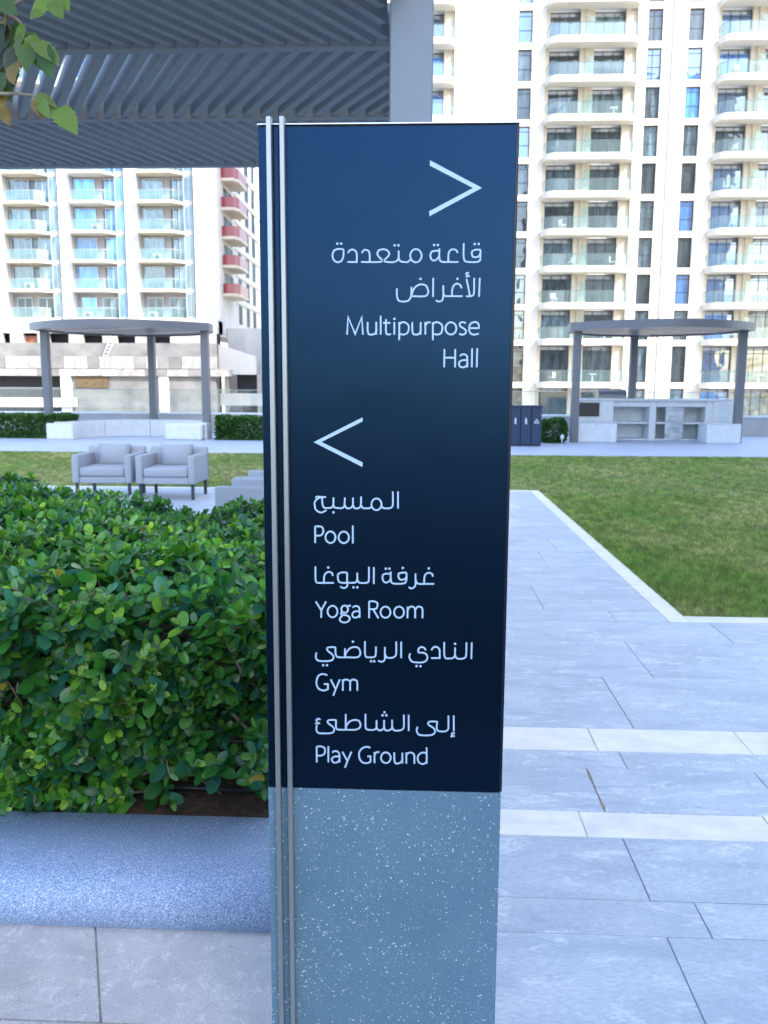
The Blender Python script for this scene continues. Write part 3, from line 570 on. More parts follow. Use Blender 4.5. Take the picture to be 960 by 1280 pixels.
TXT = {  # origin x, y, zoom, then strokes; 'c' marks a corner, E an ellipse, o a dot
 'chevron right': (530, 195, 12, ['P 90,65 870,478 80,905 78,830 735,480 88,145']),
 'Arabic words for multipurpose': [
  (410, 295, 9.6, ["185,158c 120,156 72,178 53,235 72,290 115,315 158,300 180,260 187,210 185,158c", "o 112,92", "o 158,92", "240,205c 262,172 300,163 335,185 346,225 345,312c 235,312c",
    "405,205c 425,175 455,166 490,185 500,225 500,310c", "395,312c 610,312 665,292 718,248 735,212 710,172 662,160 612,172 592,212 610,248 662,295 715,312 790,312 835,290 848,250 848,175c", "848,262c 866,300 910,312 955,312 988,285c", "o 800,112", "o 846,112"]),
  (510, 295, 9.6, ["E 95,237,68,79", "378,150c 376,230 385,295 425,312 480,312c", "378,178c 330,178 285,190 268,235 285,285 325,292 360,265 376,235", "o 312,108", "o 358,108",
    "595,205c 580,172 540,160 500,180 485,230 483,312c", "420,312c 605,312c", "668,85c 668,250 685,300 730,312 820,312 860,295 868,260 870,165c", "870,165c 810,165 770,185 765,215 780,250 820,255 850,240 868,215", "o 800,97", "o 848,97"])],
 'Arabic word for purposes': (490, 338, 8, ["50,180c 48,240 65,300 115,312 165,300 190,255 195,165c", "195,258c 325,258 360,230 360,195 338,152 285,140 235,165 205,215 196,256c", "o 285,85", "412,75c 410,265c",
    "513,150c 513,250 500,300 462,312 440,298c", "514,235c 530,256 560,258 600,258c", "598,258c 705,258c", "697,178c 680,145 645,133 612,160 601,205 600,256c", "o 654,85", "745,85c 780,256c", "740,258c 785,258 812,245 820,210 822,75c", "770,28c 750,24 742,38 756,52", "738,64c 778,54c", "878,75c 870,265c"]),
 'Multipurpose': [
  (425, 390, 9.6, ["85,272c 98,60c 182,265c 262,60c 275,272c", "332,120c 332,220 345,265 380,272 415,262 435,235", "435,120c 435,272c", "488,45c 488,272c", "552,85c 552,235 568,268 612,266", "518,130c 605,130c", "652,120c 652,272c", "o 652,82", "711,122c 711,338c", "711,150 740,125 780,125 818,155 825,200 810,250 770,270 735,268 711,262"]),
  (510, 390, 9.6, ["52,120c 52,220 62,262 100,272 130,262 150,240", "152,120c 152,272c", "208,120c 208,272c", "208,165 225,135 248,124 270,126", "298,122c 298,338c", "298,150 325,125 365,125 405,155 412,200 398,250 360,270 325,268 298,262",
    "E 515,197,65,73", "695,135 660,122 628,130 620,155 638,180 670,198 695,225 690,256 655,272 613,262", "735,195c 850,193c 848,150 825,125 790,122 750,142 733,195 745,248 785,272 850,260"])],
 'Hall': (540, 425, 13.714, ["213,155c 208,468c", "398,155c 396,468c", "213,303c 398,303c", "478,278 510,250 555,245 592,265 605,310 605,468c", "605,345 540,345 480,365 462,405 475,450 525,468 575,455 605,415", "688,145c 682,468c", "775,140c 767,468c"]),
 'chevron left': (385, 515, 12.8, ['P 875,85 90,482 872,880 875,808 215,478 872,150']),
 'Arabic word for pool': (385, 605, 8, ["75,140 95,125 130,130 180,130c", "150,131 100,145 68,178 68,215 80,258 130,285 185,262", "140,133c 145,200 160,235 200,240 238,233 252,210 255,135c", "255,210c 268,235 300,240 340,240 362,220 370,135c", "370,212c 385,240 408,243 430,236 448,212 450,135c", "450,212c 465,240 490,243 510,238 528,212 532,125c", "532,212c 550,240 580,243 618,240 640,225", "o 255,283", "E 685,203,50,58", "732,222 755,240 800,243 832,235 848,205 848,75c", "900,75c 900,245c"]),
 'Pool': (385, 650, 13.714, ["122,110c 124,395c", "122,110c 190,108 240,122 262,170 258,215 230,255 185,268 124,268c", "E 385,295,85,98", "E 613,297,88,98", "768,95c 768,400c"]),
 'Arabic words for yoga room': [
  (385, 700, 10.667, ["100,85c 100,240 112,295 150,305 200,305 345,305c", "332,210 318,172 275,158 235,180 215,225 213,303c", "o 270,100", "522,168c 522,300 525,340 500,368 465,372 430,352", "522,168c 450,166 402,190 398,235 412,287 460,304 520,303 600,304 645,290 657,245 657,170c", "657,255c 675,295 700,305 760,305 800,295 812,250 812,90c", "o 607,363", "o 657,363", "878,95c 878,320c"]),
  (465, 700, 10.667, ["250,155c 250,240 262,300 300,315 400,315 445,300 460,250 460,170c", "250,190 200,180 150,195 140,235 155,285 190,300 225,285 250,250", "o 185,115", "o 232,115", "460,170c 410,168 360,180 352,215 370,255 410,262 445,245 460,220", "o 410,105", "580,180c 580,280 578,335 558,365 525,378 488,362", "583,262c 600,305 630,318 700,318 828,318c", "812,222 800,185 755,170 715,190 698,235 695,315c", "o 757,110"])],
 'Yoga Room': (385, 745, 6.194, ["60,42c 103,110c 140,42c", "103,110c 102,168c", "E 190,120,38,44", "E 284,102,26,28", "302,82 315,76 332,75c", "265,122 255,138 272,146 300,150 322,168 316,192 285,205 252,195 248,172 268,150", "345,88 365,78 388,82 398,100 400,168c", "398,118 360,120 343,142 352,163 376,166 398,150", "473,42c 473,172c", "473,42c 505,40 535,52 538,75 525,98 473,103c", "505,103c 545,172c", "E 600,125,38,43", "E 705,125,38,43", "772,82c 770,172c", "772,105 790,84 812,83 828,102 830,172c", "830,107 848,84 870,84 886,102 886,172c"]),
 'Arabic words for gym': [
  (385, 795, 8.727, ["95,180 85,215 95,255 130,272 230,272 270,255 278,225 258,195 215,160 210,132 240,122 300,122c", "300,122c 300,180 312,220 345,232 440,232 530,232 565,210 570,175 550,130 500,120 450,140 415,185 404,230c", "403,135c 403,230c", "o 490,62", "o 165,318", "o 207,318", "622,55c 622,190 635,228 665,232 715,230 738,205 742,115c", "o 688,275", "o 722,275", "838,120c 838,220 840,250 820,275 795,280 765,268", "840,198c 860,232 890,238 920,236 950,220 962,190 963,60c"]),
  (490, 795, 8.727, ["200,190 188,225 205,265 240,285 330,287 375,265 385,235 375,200 340,182 290,182c", "290,182c 286,150 310,122 345,125 370,155", "o 268,328", "o 310,328", "430,155 450,125 485,118 515,140 520,170 520,240c 425,240c", "570,65c 570,200 585,240 620,245 660,240 685,212 688,125c", "o 688,85", "688,208c 705,240 735,248 785,242 808,210 812,70c", "870,70c 865,250c", "100,60c 100,240c"])],
 'Gym': (385, 835, 13.714, ["330,125 290,108 230,105 175,140 148,210 150,290 180,350 240,382 300,380 342,362c 342,275c 272,275c", "390,195c 475,365c", "545,195c 475,365c 432,475c", "598,195c 598,390c", "598,235 630,200 670,200 705,215 722,255 722,390c", "722,242 750,202 790,200 830,215 845,260 845,390c"]),
 'Arabic words for play ground': [
  (385, 885, 9.6, ["150,140 125,128 100,145 115,167", "85,188c 145,180c", "108,205 100,250 115,290 150,303 255,303 300,290 315,255 298,225 245,185 235,158 265,143 338,143c", "338,143c 335,215 345,250 380,260 470,260 560,260 615,240 630,200 610,155 560,143 505,160 465,205 453,258c", "453,70c 453,258c", "690,70c 690,205 700,250 740,262 790,260 820,235 823,145c", "823,222c 835,255 860,268 885,262 910,235 913,145c", "o 895,87", "o 940,87", "o 918,50"]),
  (480, 885, 9.6, ["1,222c 12,258 40,270 70,262 95,235 98,140c", "98,225c 115,260 140,270 190,268 228,250 238,210 238,80c", "296,80c 296,275c", "405,225 392,260 405,305 445,325 560,325 605,300 612,270 590,235 540,205 530,178 555,162 640,162c", "640,162c 632,230 645,270 680,280 735,278 768,255 773,215 773,90c", "837,90c 837,280c", "850,305 825,300 812,318 828,329", "798,342c 850,334c"])],
 'Play Ground': [
  (385, 925, 12, ["130,98c 132,335c", "130,98c 190,95 240,112 255,155 245,205 200,232 132,235c", "305,90c 305,335c", "365,190 390,168 440,170 465,200 472,240 473,335c", "472,245 400,248 362,275 362,310 390,338 440,332 472,295", "515,175c 592,315c", "652,175c 592,315c 555,415c", "935,118 890,100 830,115 780,160 765,230 785,300 830,340 890,345 938,325c 938,245c 890,245c"]),
  (460, 925, 12, ["98,180c 98,345c", "98,225 120,190 148,180 170,183", "E 268,265,72,80", "395,185c 395,290 410,345 450,350 490,335 515,300", "515,190c 515,350c", "575,185c 575,355c", "575,225 610,192 655,190 690,215 695,260 695,355c", "880,110c 880,355c", "880,205 850,190 800,192 755,230 745,275 760,330 810,358 860,345 880,310"])],
}
def flatten(st):
    toks = st.split(); pts = []; cor = []
    for t in toks:
        c = t.endswith('c'); x, yv = t.rstrip('c').split(','); pts.append((float(x), float(yv))); cor.append(c)
    if pts[0] == pts[-1]: pass
    cor[0] = cor[-1] = True; out = [pts[0]]; i0 = 0
    for i in range(1, len(pts)):
        if cor[i]:
            seg = pts[i0:i+1]
            if len(seg) == 2: out.append(seg[1])
            else:
                q = [(2*seg[0][0]-seg[1][0], 2*seg[0][1]-seg[1][1])]+seg+[(2*seg[-1][0]-seg[-2][0], 2*seg[-1][1]-seg[-2][1])]
                for k in range(1, len(q)-2):
                    for s_ in range(1, 7):
                        t = s_/6; a, b, c, d = q[k-1:k+3]
                        out.append(tuple(0.5*(2*b[j]+(c[j]-a[j])*t+(2*a[j]-5*b[j]+4*c[j]-d[j])*t*t+(3*b[j]-a[j]-3*c[j]+d[j])*t**3) for j in (0, 1)))
            i0 = i
    return out
def lettering():
    for nm, blocks in TXT.items():
        blocks = blocks if isinstance(blocks, list) else [blocks]; mb = MB(); lay = [0]
        def pp(x, yv, X0, Y0, s_, dy): p = onY(X0+x/s_, Y0+yv/s_, SY-.0012); return (p.x-ox, SY-.0014-oy-dy, p.z)
        for (X0, Y0, s_, strokes) in blocks:
            arab = nm.startswith('Arabic'); w = (1.04 if arab else 1.06)*s_
            for st in strokes:
                lay[0] += 1; dy = lay[0]*0.000012
                if st[0] == 'P':
                    q = [tuple(map(float, t.split(','))) for t in st.split()[1:]]; v = [pp(a, b, X0, Y0, s_, dy) for a, b in q]
                    mb.add(v, [(0, 1, 4, 5), (1, 2, 3, 4)]); continue
                if st[0] == 'o':
                    a, b = map(float, st[2:].split(',')); r = 1.55*s_
                    mb.add([pp(a+r*math.cos(k*math.pi/6), b+r*math.sin(k*math.pi/6), X0, Y0, s_, dy) for k in range(12)], [tuple(range(12))]); continue
                if st[0] == 'E':
                    a, b, rx, ry = map(float, st[2:].split(',')); P = [(a+rx*math.cos(k*math.pi/18), b+ry*math.sin(k*math.pi/18)) for k in range(36)]; closed = True
                else: P = flatten(st); closed = False
                n = len(P); Lf, Rt = [], []
                for i in range(n):
                    a = P[(i-1) % n] if closed or i > 0 else None; c = P[(i+1) % n] if closed or i < n-1 else None; b = P[i]
                    def nrm(u_, v_):
                        dx, dy_ = v_[0]-u_[0], v_[1]-u_[1]; l = math.hypot(dx, dy_) or 1; return (-dy_/l, dx/l)
                    if a is None: nx, ny = nrm(b, c); k = 1
                    elif c is None: nx, ny = nrm(a, b); k = 1
                    else:
                        n1, n2 = nrm(a, b), nrm(b, c); nx, ny = n1[0]+n2[0], n1[1]+n2[1]; l = math.hypot(nx, ny) or 1; nx /= l; ny /= l
                        k = min(1/max(.3, nx*n1[0]+ny*n1[1]), 2.4)
                    Lf.append((b[0]+nx*w*k, b[1]+ny*w*k)); Rt.append((b[0]-nx*w*k, b[1]-ny*w*k))
                v = [pp(a, b, X0, Y0, s_, dy) for a, b in Lf+Rt]; m_ = n if closed else n-1
                mb.add(v, [(i, (i+1) % n, n+(i+1) % n, n+i) for i in range(m_)])
        me = mb.mesh('lettering', [MT['text']]); bm = bmesh.new(); bm.from_mesh(me)
        for f in bm.faces:
            if f.normal.y > 0: f.normal_flip()
        bm.to_mesh(me); bm.free(); o = mesh_obj('arrow' if 'chevron' in nm else 'lettering', me, sign)
        o['label'] = ('pale blue '+nm) if 'chevron' in nm else ('lettering of the '+nm if nm.startswith('Arabic') else 'lettering reading '+nm)
lettering()

# ------------------------------------------------------------------ louvred pergola overhead
per = empty('pergola', (-2.2, 5.2, 0), label='dark grey louvred pergola overhead with one pale post behind the sign', cat='pergola')
def pb(x0, x1, y0, y1, z0, z1, name, mm, b=0.004): return MB().box(x0+2.2, x1+2.2, y0-5.2, y1-5.2, z0, z1, b=b).obj(name, mm, per)
PX0, PX1 = -5.2, -0.16; beams = [3.50, 4.66, 5.80, 6.98]
for yb in beams: pb(PX0, PX1, yb-.035, yb+.035, 3.292, 3.50, 'beam', 'paintgrey')
pb(PX1+.002, PX1+.085, beams[0]-.035, beams[-1]+.035, 3.285, 3.52, 'beam', 'paintgrey'); pb(PX0-.09, PX0-.002, beams[0]-.035, beams[-1]+.035, 3.285, 3.52, 'beam', 'paintgrey')
pb(PX0, PX1, beams[0]-.035, beams[-1]+.035, 3.515, 3.53, 'roof_sheet', 'paintgrey', 0) if False else None
def clip_slat(x_at_mid, slope, y0, y1):
    xa = x_at_mid+slope*(y0-(y0+y1)/2); xb = x_at_mid+slope*(y1-(y0+y1)/2); ya, yb = y0, y1
    for lim, lo in ((PX0+.04, True), (PX1-.04, False)):
        def ins(x): return x >= lim if lo else x <= lim
        if not ins(xa) and not ins(xb): return None
        if not ins(xa): t = (lim-xa)/(xb-xa); ya += t*(yb-ya); xa = lim
        if not ins(xb): t = (lim-xa)/(xb-xa); yb = ya+t*(yb-ya); xb = lim
    return (xa, ya, xb, yb) if yb-ya > .05 else None
for bi, (ya, yb, sl_) in enumerate(((3.535, 4.625, .64), (4.695, 5.765, -.57), (5.835, 6.945, .36))):
    x = PX0-.6
    while x < PX1+.6:
        c = clip_slat(x, sl_, ya, yb); x += .115
        if not c: continue
        a, b = Vector((c[0], c[1], 0)), Vector((c[2], c[3], 0)); d = (b-a).normalized(); nrm_ = Vector((d.y, -d.x, 0))*.021
        q = [(a-nrm_), (a+nrm_), (b+nrm_), (b-nrm_)]
        poly = [(p.x+2.2, p.y-5.2) for p in q]
        MB().prism(poly[::-1] if False else [poly[0], poly[1], poly[2], poly[3]], 3.302, 3.425).obj('slat', 'paintgrey', per)
pb(-.152, .038, 3.92, 4.11, 0.0, 3.75, 'post', 'postgrey', .006)
pb(-.14, .0, 7.03, 7.17, 0.0, 3.28, 'post', 'postgrey', .006); pb(PX0-.14, PX0, 7.03, 7.17, 0.0, 3.28, 'post', 'postgrey', .006); pb(PX0-.14, PX0, 3.3, 3.46, 0.0, 3.4, 'post', 'postgrey', .006)

# ------------------------------------------------------------------ tree whose branch hangs into the top left corner
def tree():
    rg = np.random.default_rng(3); base = Vector((-2.35, 2.95, 0.09))
    t = empty('tree', base, label='tree with serrated yellow green leaves hanging into the top left corner', cat='tree')
    tr = MB(); tr.tube([(0, 0, -.05), (.03, -.02, .8), (-.04, .02, 1.7), (.0, 0, 2.7), (-.1, .1, 3.9)], .06, 10, 0, .03); tr.obj('trunk', 'bark', t)
    br = MB(); limbs = []
    def rel(px, py, Y): return onY(px, py, Y)-base
    lim = [Vector((0, 0, 2.25)), rel(-120, 60, 2.65), rel(-40, 10, 2.5), rel(0, 15, 2.45), rel(22, 26, 2.42), rel(40, 52, 2.4)]
    br.tube(lim, .022, 7, 0, .003)
    subs = [[rel(-60, 40, 2.5), rel(-20, 70, 2.45), rel(8, 100, 2.42), rel(10, 118, 2.42)], [rel(-90, 90, 2.45), rel(-30, 118, 2.4), rel(20, 117, 2.38), rel(45, 120, 2.36), rel(70, 135, 2.35)],
            [rel(-40, 10, 2.5), rel(0, 16, 2.42), rel(18, 5, 2.4), rel(40, -6, 2.4), rel(62, -12, 2.4)], [rel(-60, 130, 2.4), rel(-20, 140, 2.4), rel(4, 138, 2.4)], [rel(-20, 12, 2.46), rel(0, 20, 2.43), rel(12, 34, 2.4)]]
    for s_ in subs: br.tube(s_, .007, 5, 0, .002)
    br.obj('branch', 'bark', t)
    def serrated():
        V = []; F = []; n = 12
        for i in range(n+1):
            u = i/n; w = .5*.52*math.sin(math.pi*min(.995, .04+.96*u**.75))**.8*(1+(.10 if i % 2 else -.06)); z = -.16*u*u+.02*math.sin(u*9)
            V += [(u-(.03 if i % 2 else 0), -w, z+.14*w), (u, 0, z-.05*w), (u-(.03 if i % 2 else 0), w, z+.18*w)]
        for i in range(n): a = i*3; F += [(a, a+3, a+4, a+1), (a+1, a+4, a+5, a+2)]
        return np.array(V), np.array(F)
    T = serrated()
    # px base, px tip, Y, colour kind
    vis = [((52, 14), (38, 20), 2.37, 0), ((62, -4), (38, 20), 2.37, 0), ((64, -3), (76, 20), 2.37, 0), ((78, -8), (85, 13), 2.37, 0), ((30, 30), (18, 62), 2.38, 0), ((24, 28), (12, 60), 2.4, 1),
           ((38, 44), (52, 88), 2.37, 0), ((44, 52), (74, 76), 2.36, 0), ((36, 40), (30, 84), 2.39, 1), ((20, 50), (24, 82), 2.41, 1), ((10, 60), (14, 92), 2.42, 2), ((4, 56), (-8, 90), 2.42, 2), ((46, 122), (52, 148), 2.36, 3),
           ((50, 124), (60, 146), 2.35, 0), ((72, 136), (94, 162), 2.34, 0), ((46, 120), (74, 140), 2.35, 0), ((2, 30), (-4, 66), 2.4, 2), ((8, 16), (0, 50), 2.4, 3), ((16, 60), (6, 88), 2.4, 2), ((5, 90), (-3, 118), 2.4, 1), ((0, 130), (12, 158), 2.38, 3),
           ((8, 100), (12, 128), 2.41, 1), ((-5, 100), (6, 132), 2.42, 3), ((20, 76), (12, 100), 2.4, 3), ((56, 60), (60, 92), 2.37, 1), ((0, 0), (18, 14), 2.4, 1), ((0, 4), (-10, 24), 2.4, 0)]
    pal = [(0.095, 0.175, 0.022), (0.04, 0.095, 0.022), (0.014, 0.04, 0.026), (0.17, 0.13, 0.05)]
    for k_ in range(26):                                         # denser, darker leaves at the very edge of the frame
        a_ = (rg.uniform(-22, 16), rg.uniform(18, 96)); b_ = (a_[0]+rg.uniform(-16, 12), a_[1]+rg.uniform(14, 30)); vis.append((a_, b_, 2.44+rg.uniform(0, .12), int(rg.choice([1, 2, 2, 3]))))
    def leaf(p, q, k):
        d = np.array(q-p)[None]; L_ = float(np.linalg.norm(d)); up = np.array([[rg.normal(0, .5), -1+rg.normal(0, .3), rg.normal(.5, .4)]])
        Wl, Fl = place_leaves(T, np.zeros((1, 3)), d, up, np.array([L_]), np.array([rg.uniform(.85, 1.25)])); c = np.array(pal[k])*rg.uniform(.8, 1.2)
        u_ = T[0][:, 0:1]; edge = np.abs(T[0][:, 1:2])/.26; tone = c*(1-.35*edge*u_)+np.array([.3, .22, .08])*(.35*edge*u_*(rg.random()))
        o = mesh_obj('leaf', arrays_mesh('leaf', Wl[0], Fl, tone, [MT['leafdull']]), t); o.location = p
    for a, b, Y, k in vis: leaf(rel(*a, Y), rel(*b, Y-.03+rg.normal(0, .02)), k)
    # crown out of frame to the left
    n = 2600; c = rg.normal(0, 1, (n, 3)); c /= np.linalg.norm(c, axis=1, keepdims=True); c *= rg.uniform(.3, 1, (n, 1))**.5; P = c*[1.0, 1.1, 1.0]+[-.75, .3, 3.6]
    D = rg.normal(0, 1, (n, 3))+[0, 0, -.5]; Wv, F = place_leaves(leaf_template(4, .5), P, D, rg.normal(0, .5, (n, 3))+[0, 0, 1], rg.uniform(.06, .1, n))
    ab = np.array(base); scr = P+ab; keep = scr[:, 0] < -.60*scr[:, 1]-.12
    Wv = Wv[keep]; n = len(Wv); F = F[:n*8]
    cc = np.array([[.06, .13, .03]])*rg.uniform(.5, 1.6, (n, 1))
    mesh_obj('crown', arrays_mesh('crown', Wv.reshape(-1, 3), F, np.repeat(cc, Wv.shape[1], 0), [MT['leafdull']]), t)['kind'] = 'stuff'
    lb = MB()
    for k in range(9): a = k*.7; lb.tube([(0, 0, 2.6+.12*k), (-.3+.3*math.cos(a), .15+.4*math.sin(a), 3.1+.1*k), (-.75+.7*math.cos(a), .3+.8*math.sin(a), 3.5+.1*k)], .02, 6, 0, .005)
    lb.obj('limb', 'bark', t)
tree()

# ------------------------------------------------------------------ parapet and glass railing
par = MB().box(-40, 20, 28.75, 29.15, -.05, .62, b=.01).obj('parapet_wall', 'parapet'); tag(par, 'low grey parapet wall along the far edge of the terrace', 'wall')
cop = MB().box(-40, 20, 28.72, 29.18, .622, .68, b=.008).obj('coping', 'whitestone', par)
gr = empty('glass_railing', (0, 28.95, .68), label='clear glass railing standing on the far parapet', cat='railing')
x = -24
pane_me = MB().box(0, 1.96, -.008, .008, .0, .76).mesh('pane', [rail_glass('clear parapet glass', (.93, .97, .97), .05, .06)])
while x < 19: inst('pane', pane_me, gr, (x, 0, 0)); x += 1.98
MB().box(-24, 18, -.02, .02, .765, .79).obj('handrail', 'steel', gr)

# ------------------------------------------------------------------ round canopies
def arc_outline(x0, x1, yf, front, rear, n=26):
    cx, h = (x0+x1)/2, (x1-x0)/2; P = []
    for i in range(n+1): t = i/n; x = x0+(x1-x0)*t; P.append((x, yf-front*(1-((x-cx)/h)**2)))
    for i in range(1, n): a = math.pi*i/n; P.append((cx+h*math.cos(a), yf+rear*math.sin(a)**.9))
    return P                                                       # ccw from above
def canopy(name, x0, x1, yf, label, posts, mirror=1):
    cx = (x0+x1)/2; c = empty(name, (cx, yf+1.2, 0), label=label, cat='canopy', group='round canopies on the terrace')
    def lc(P): return [(x-cx, y-yf-1.2) for x, y in P]
    O = lc(arc_outline(x0, x1, yf, 1.5, 3.1)); cen = (0, .2); I = [(cen[0]+(x-cen[0])*.955, cen[1]+(y-cen[1])*.955) for x, y in O]
    n = len(O); mb = MB(); v = [(x, y, 3.2) for x, y in O]+[(x, y, 3.42) for x, y in O]+[(x, y, 3.2) for x, y in I]+[(x, y, 3.42) for x, y in I]
    f = []
    for i in range(n):
        j = (i+1) % n; f += [(i, j, n+j, n+i), (2*n+j, 2*n+i, 3*n+i, 3*n+j), (i, 2*n+i, 2*n+j, j), (n+i, n+j, 3*n+j, 3*n+i)]
    mb.add(v, f); mb.obj('rim', 'canopygrey', c)
    MB().add([(x, y, 3.36) for x, y in I]+[(x, y, 3.38) for x, y in I], [tuple(range(n-1, -1, -1)), tuple(range(n, 2*n))]).obj('roof_sheet', 'canopygrey', c)
    ang = R(58)*mirror; d = Vector((math.sin(ang), math.cos(ang))); nn2 = Vector((d.y, -d.x)); k = -3.2
    while k < 3.2:                                                # slats under the sheet, clipped to the outline
        p = Vector(cen)+nn2*k; ts = []
        for i in range(n):
            a, b = Vector(I[i]), Vector(I[(i+1) % n]); e = b-a; den = d.x*e.y-d.y*e.x
            if abs(den) < 1e-6: continue
            r_ = a-p; t = (r_.x*e.y-r_.y*e.x)/den; s_ = (r_.x*d.y-r_.y*d.x)/den
            if 0 <= s_ <= 1: ts.append(t)
        if len(ts) >= 2 and max(ts)-min(ts) > .3:
            a, b = p+d*(min(ts)+.03), p+d*(max(ts)-.03); w_ = .055
            lt = abs((k+3.2) % 1.95) < .13
            q = [a-nn2*w_, b-nn2*w_, b+nn2*w_, a+nn2*w_]; ar = sum(q[i].x*q[(i+1) % 4].y-q[(i+1) % 4].x*q[i].y for i in range(4))
            if ar < 0: q = q[::-1]
            MB().prism([(v_.x, v_.y) for v_ in q], 3.25 if not lt else 3.24, 3.355).obj('slat', 'whitestone' if lt else 'canopygrey', c)
        k += .13
    for (px_, py_) in posts:
        a = .11; MB().box(px_-cx-a, px_-cx+a, py_-yf-1.2-a, py_-yf-1.2+a, 0, 3.198, b=.01).obj('post', 'canopygrey', c)
    return c
canopy('canopy', -11.65, -6.25, 25.0, 'dark grey round canopy over the curved white bench on the left', [(-11.3, 25.25), (-6.45, 25.25), (-8.85, 27.7)], -1)
canopy('canopy', 4.25, 9.45, 24.7, 'dark grey round canopy over the outdoor kitchen on the right', [(4.5, 24.95), (9.2, 24.95), (6.75, 27.5)], 1)

# ------------------------------------------------------------------ curved bench (left)
bench = empty('curved_bench', (-8.7, 25.4, 0), label='curved white stone bench with square ends beneath the left canopy', cat='bench')
def ring_part(r0, r1, a0, a1, z0, z1, name, cxr, cyr, ex=1.0, mm='whitestone', n=10):
    P = [(cxr+ex*r1*math.cos(a0+(a1-a0)*i/n), cyr+r1*math.sin(a0+(a1-a0)*i/n)) for i in range(n+1)]+[(cxr+ex*r0*math.cos(a1-(a1-a0)*i/n), cyr+r0*math.sin(a1-(a1-a0)*i/n)) for i in range(n+1)]
    return MB().prism(P, z0, z1).obj(name, mm, bench)
g_ = .006
for k in range(4):
    a0, a1 = R(-8+49*k), R(-8+49*(k+1)); ring_part(1.55, 2.15, a0+g_, a1-g_, .0, .50, 'seat_segment', 0.05, -.3, 1.08)
MB().box(-2.35, -1.55, -.95, -.36, 0, .47, b=.02).obj('end_block', 'whitestone', bench); MB().box(1.2, 2.3, -1.0, -.38, 0, .49, b=.05).obj('end_block', 'whitestone', bench)

# ------------------------------------------------------------------ outdoor kitchen (right)
kit = empty('outdoor_kitchen', (6.6, 26.4, 0), label='white stone outdoor kitchen counter with open shelves under the right canopy', cat='outdoor kitchen')
def kb(x0, x1, y0, y1, z0, z1, name, mm='whitestone', b=.008): return MB().box(x0-6.6, x1-6.6, y0-26.4, y1-26.4, z0, z1, b=b).obj(name, mm, kit)
kb(4.72, 5.85, 25.95, 26.55, 0, 1.2, 'pier'); kb(4.70, 9.75, 25.9, 26.95, 1.2, 1.26, 'worktop')
kb(5.85, 8.75, 26.8, 26.92, 0, 1.2, 'back_panel'); kb(6.95, 7.15, 26.02, 26.8, 0, 1.2, 'pier'); kb(8.62, 8.85, 26.02, 26.8, 0, 1.2, 'pier')
kb(5.85, 6.95, 26.03, 26.12, 1.02, 1.2, 'lintel'); kb(7.15, 8.62, 26.03, 26.12, 1.02, 1.2, 'lintel')
kb(5.852, 6.948, 26.1, 26.8, .50, .56, 'shelf'); kb(7.152, 8.618, 26.1, 26.8, .50, .56, 'shelf'); kb(7.45, 8.0, 26.08, 26.12, .0, 1.02, 'cabinet_door', 'marble')
kb(5.85, 8.62, 26.1, 26.8, -.002, .05, 'base')
MB().prism([(8.85-6.6, 26.0-26.4), (9.55-6.6, 25.75-26.4), (9.75-6.6, 26.3-26.4), (8.9-6.6, 26.85-26.4)], 0, 1.2).obj('pier', 'whitestone', kit)
kb(4.80, 5.42, 25.93, 25.945, .72, 1.14, 'notice_plaque', 'dark', .003)
grill = empty('barbecue_grill', (5.85, 26.4, 1.26), label='grey barbecue grill with rounded hood on the kitchen worktop', cat='barbecue')
hood = MB().extrude_x([(-.26, .03), (-.27, .10), (-.2, .22), (-.06, .28), (.12, .28), (.24, .2), (.27, .03)], -.42, .42, smooth=False).obj('hood', 'steel', grill)
MB().box(-.45, .45, -.30, .30, 0, .03, b=.005).obj('firebox', 'steel', grill); MB().tube([(-.3, -.31, .12), (.3, -.31, .12)], .014, 6).obj('handle', 'steel', grill)
for nm_, x0, x1, yb_, lb_ in (('stone_block', 4.62, 5.75, 24.95, 'low white stone seat block left of the kitchen shelves'), ('stone_block', 8.28, 9.25, 24.75, 'low white stone seat block right of the kitchen shelves')):
    o = MB().box(-(x1-x0)/2, (x1-x0)/2, -.4, .4, 0, .545, b=.015).obj(nm_, 'whitestone'); o.location = ((x0+x1)/2, yb_+.4, 0); tag(o, lb_, 'seat')
    MB().box(-(x1-x0)/2-.0, (x1-x0)/2, -.405, .405, .546, .57, b=.01).obj('seat_slab', 'whitestone', o)
sp = empty('spotlight', (4.02, 24.1, 0), label='small white garden spotlight beside the round shrub', cat='light')
MB().tube([(0, 0, 0), (0, 0, .16)], .014, 6).obj('stake', 'white', sp); MB().tube([(0, 0, .15), (.02, .09, .23)], .05, 10).obj('lamp_head', 'white', sp)

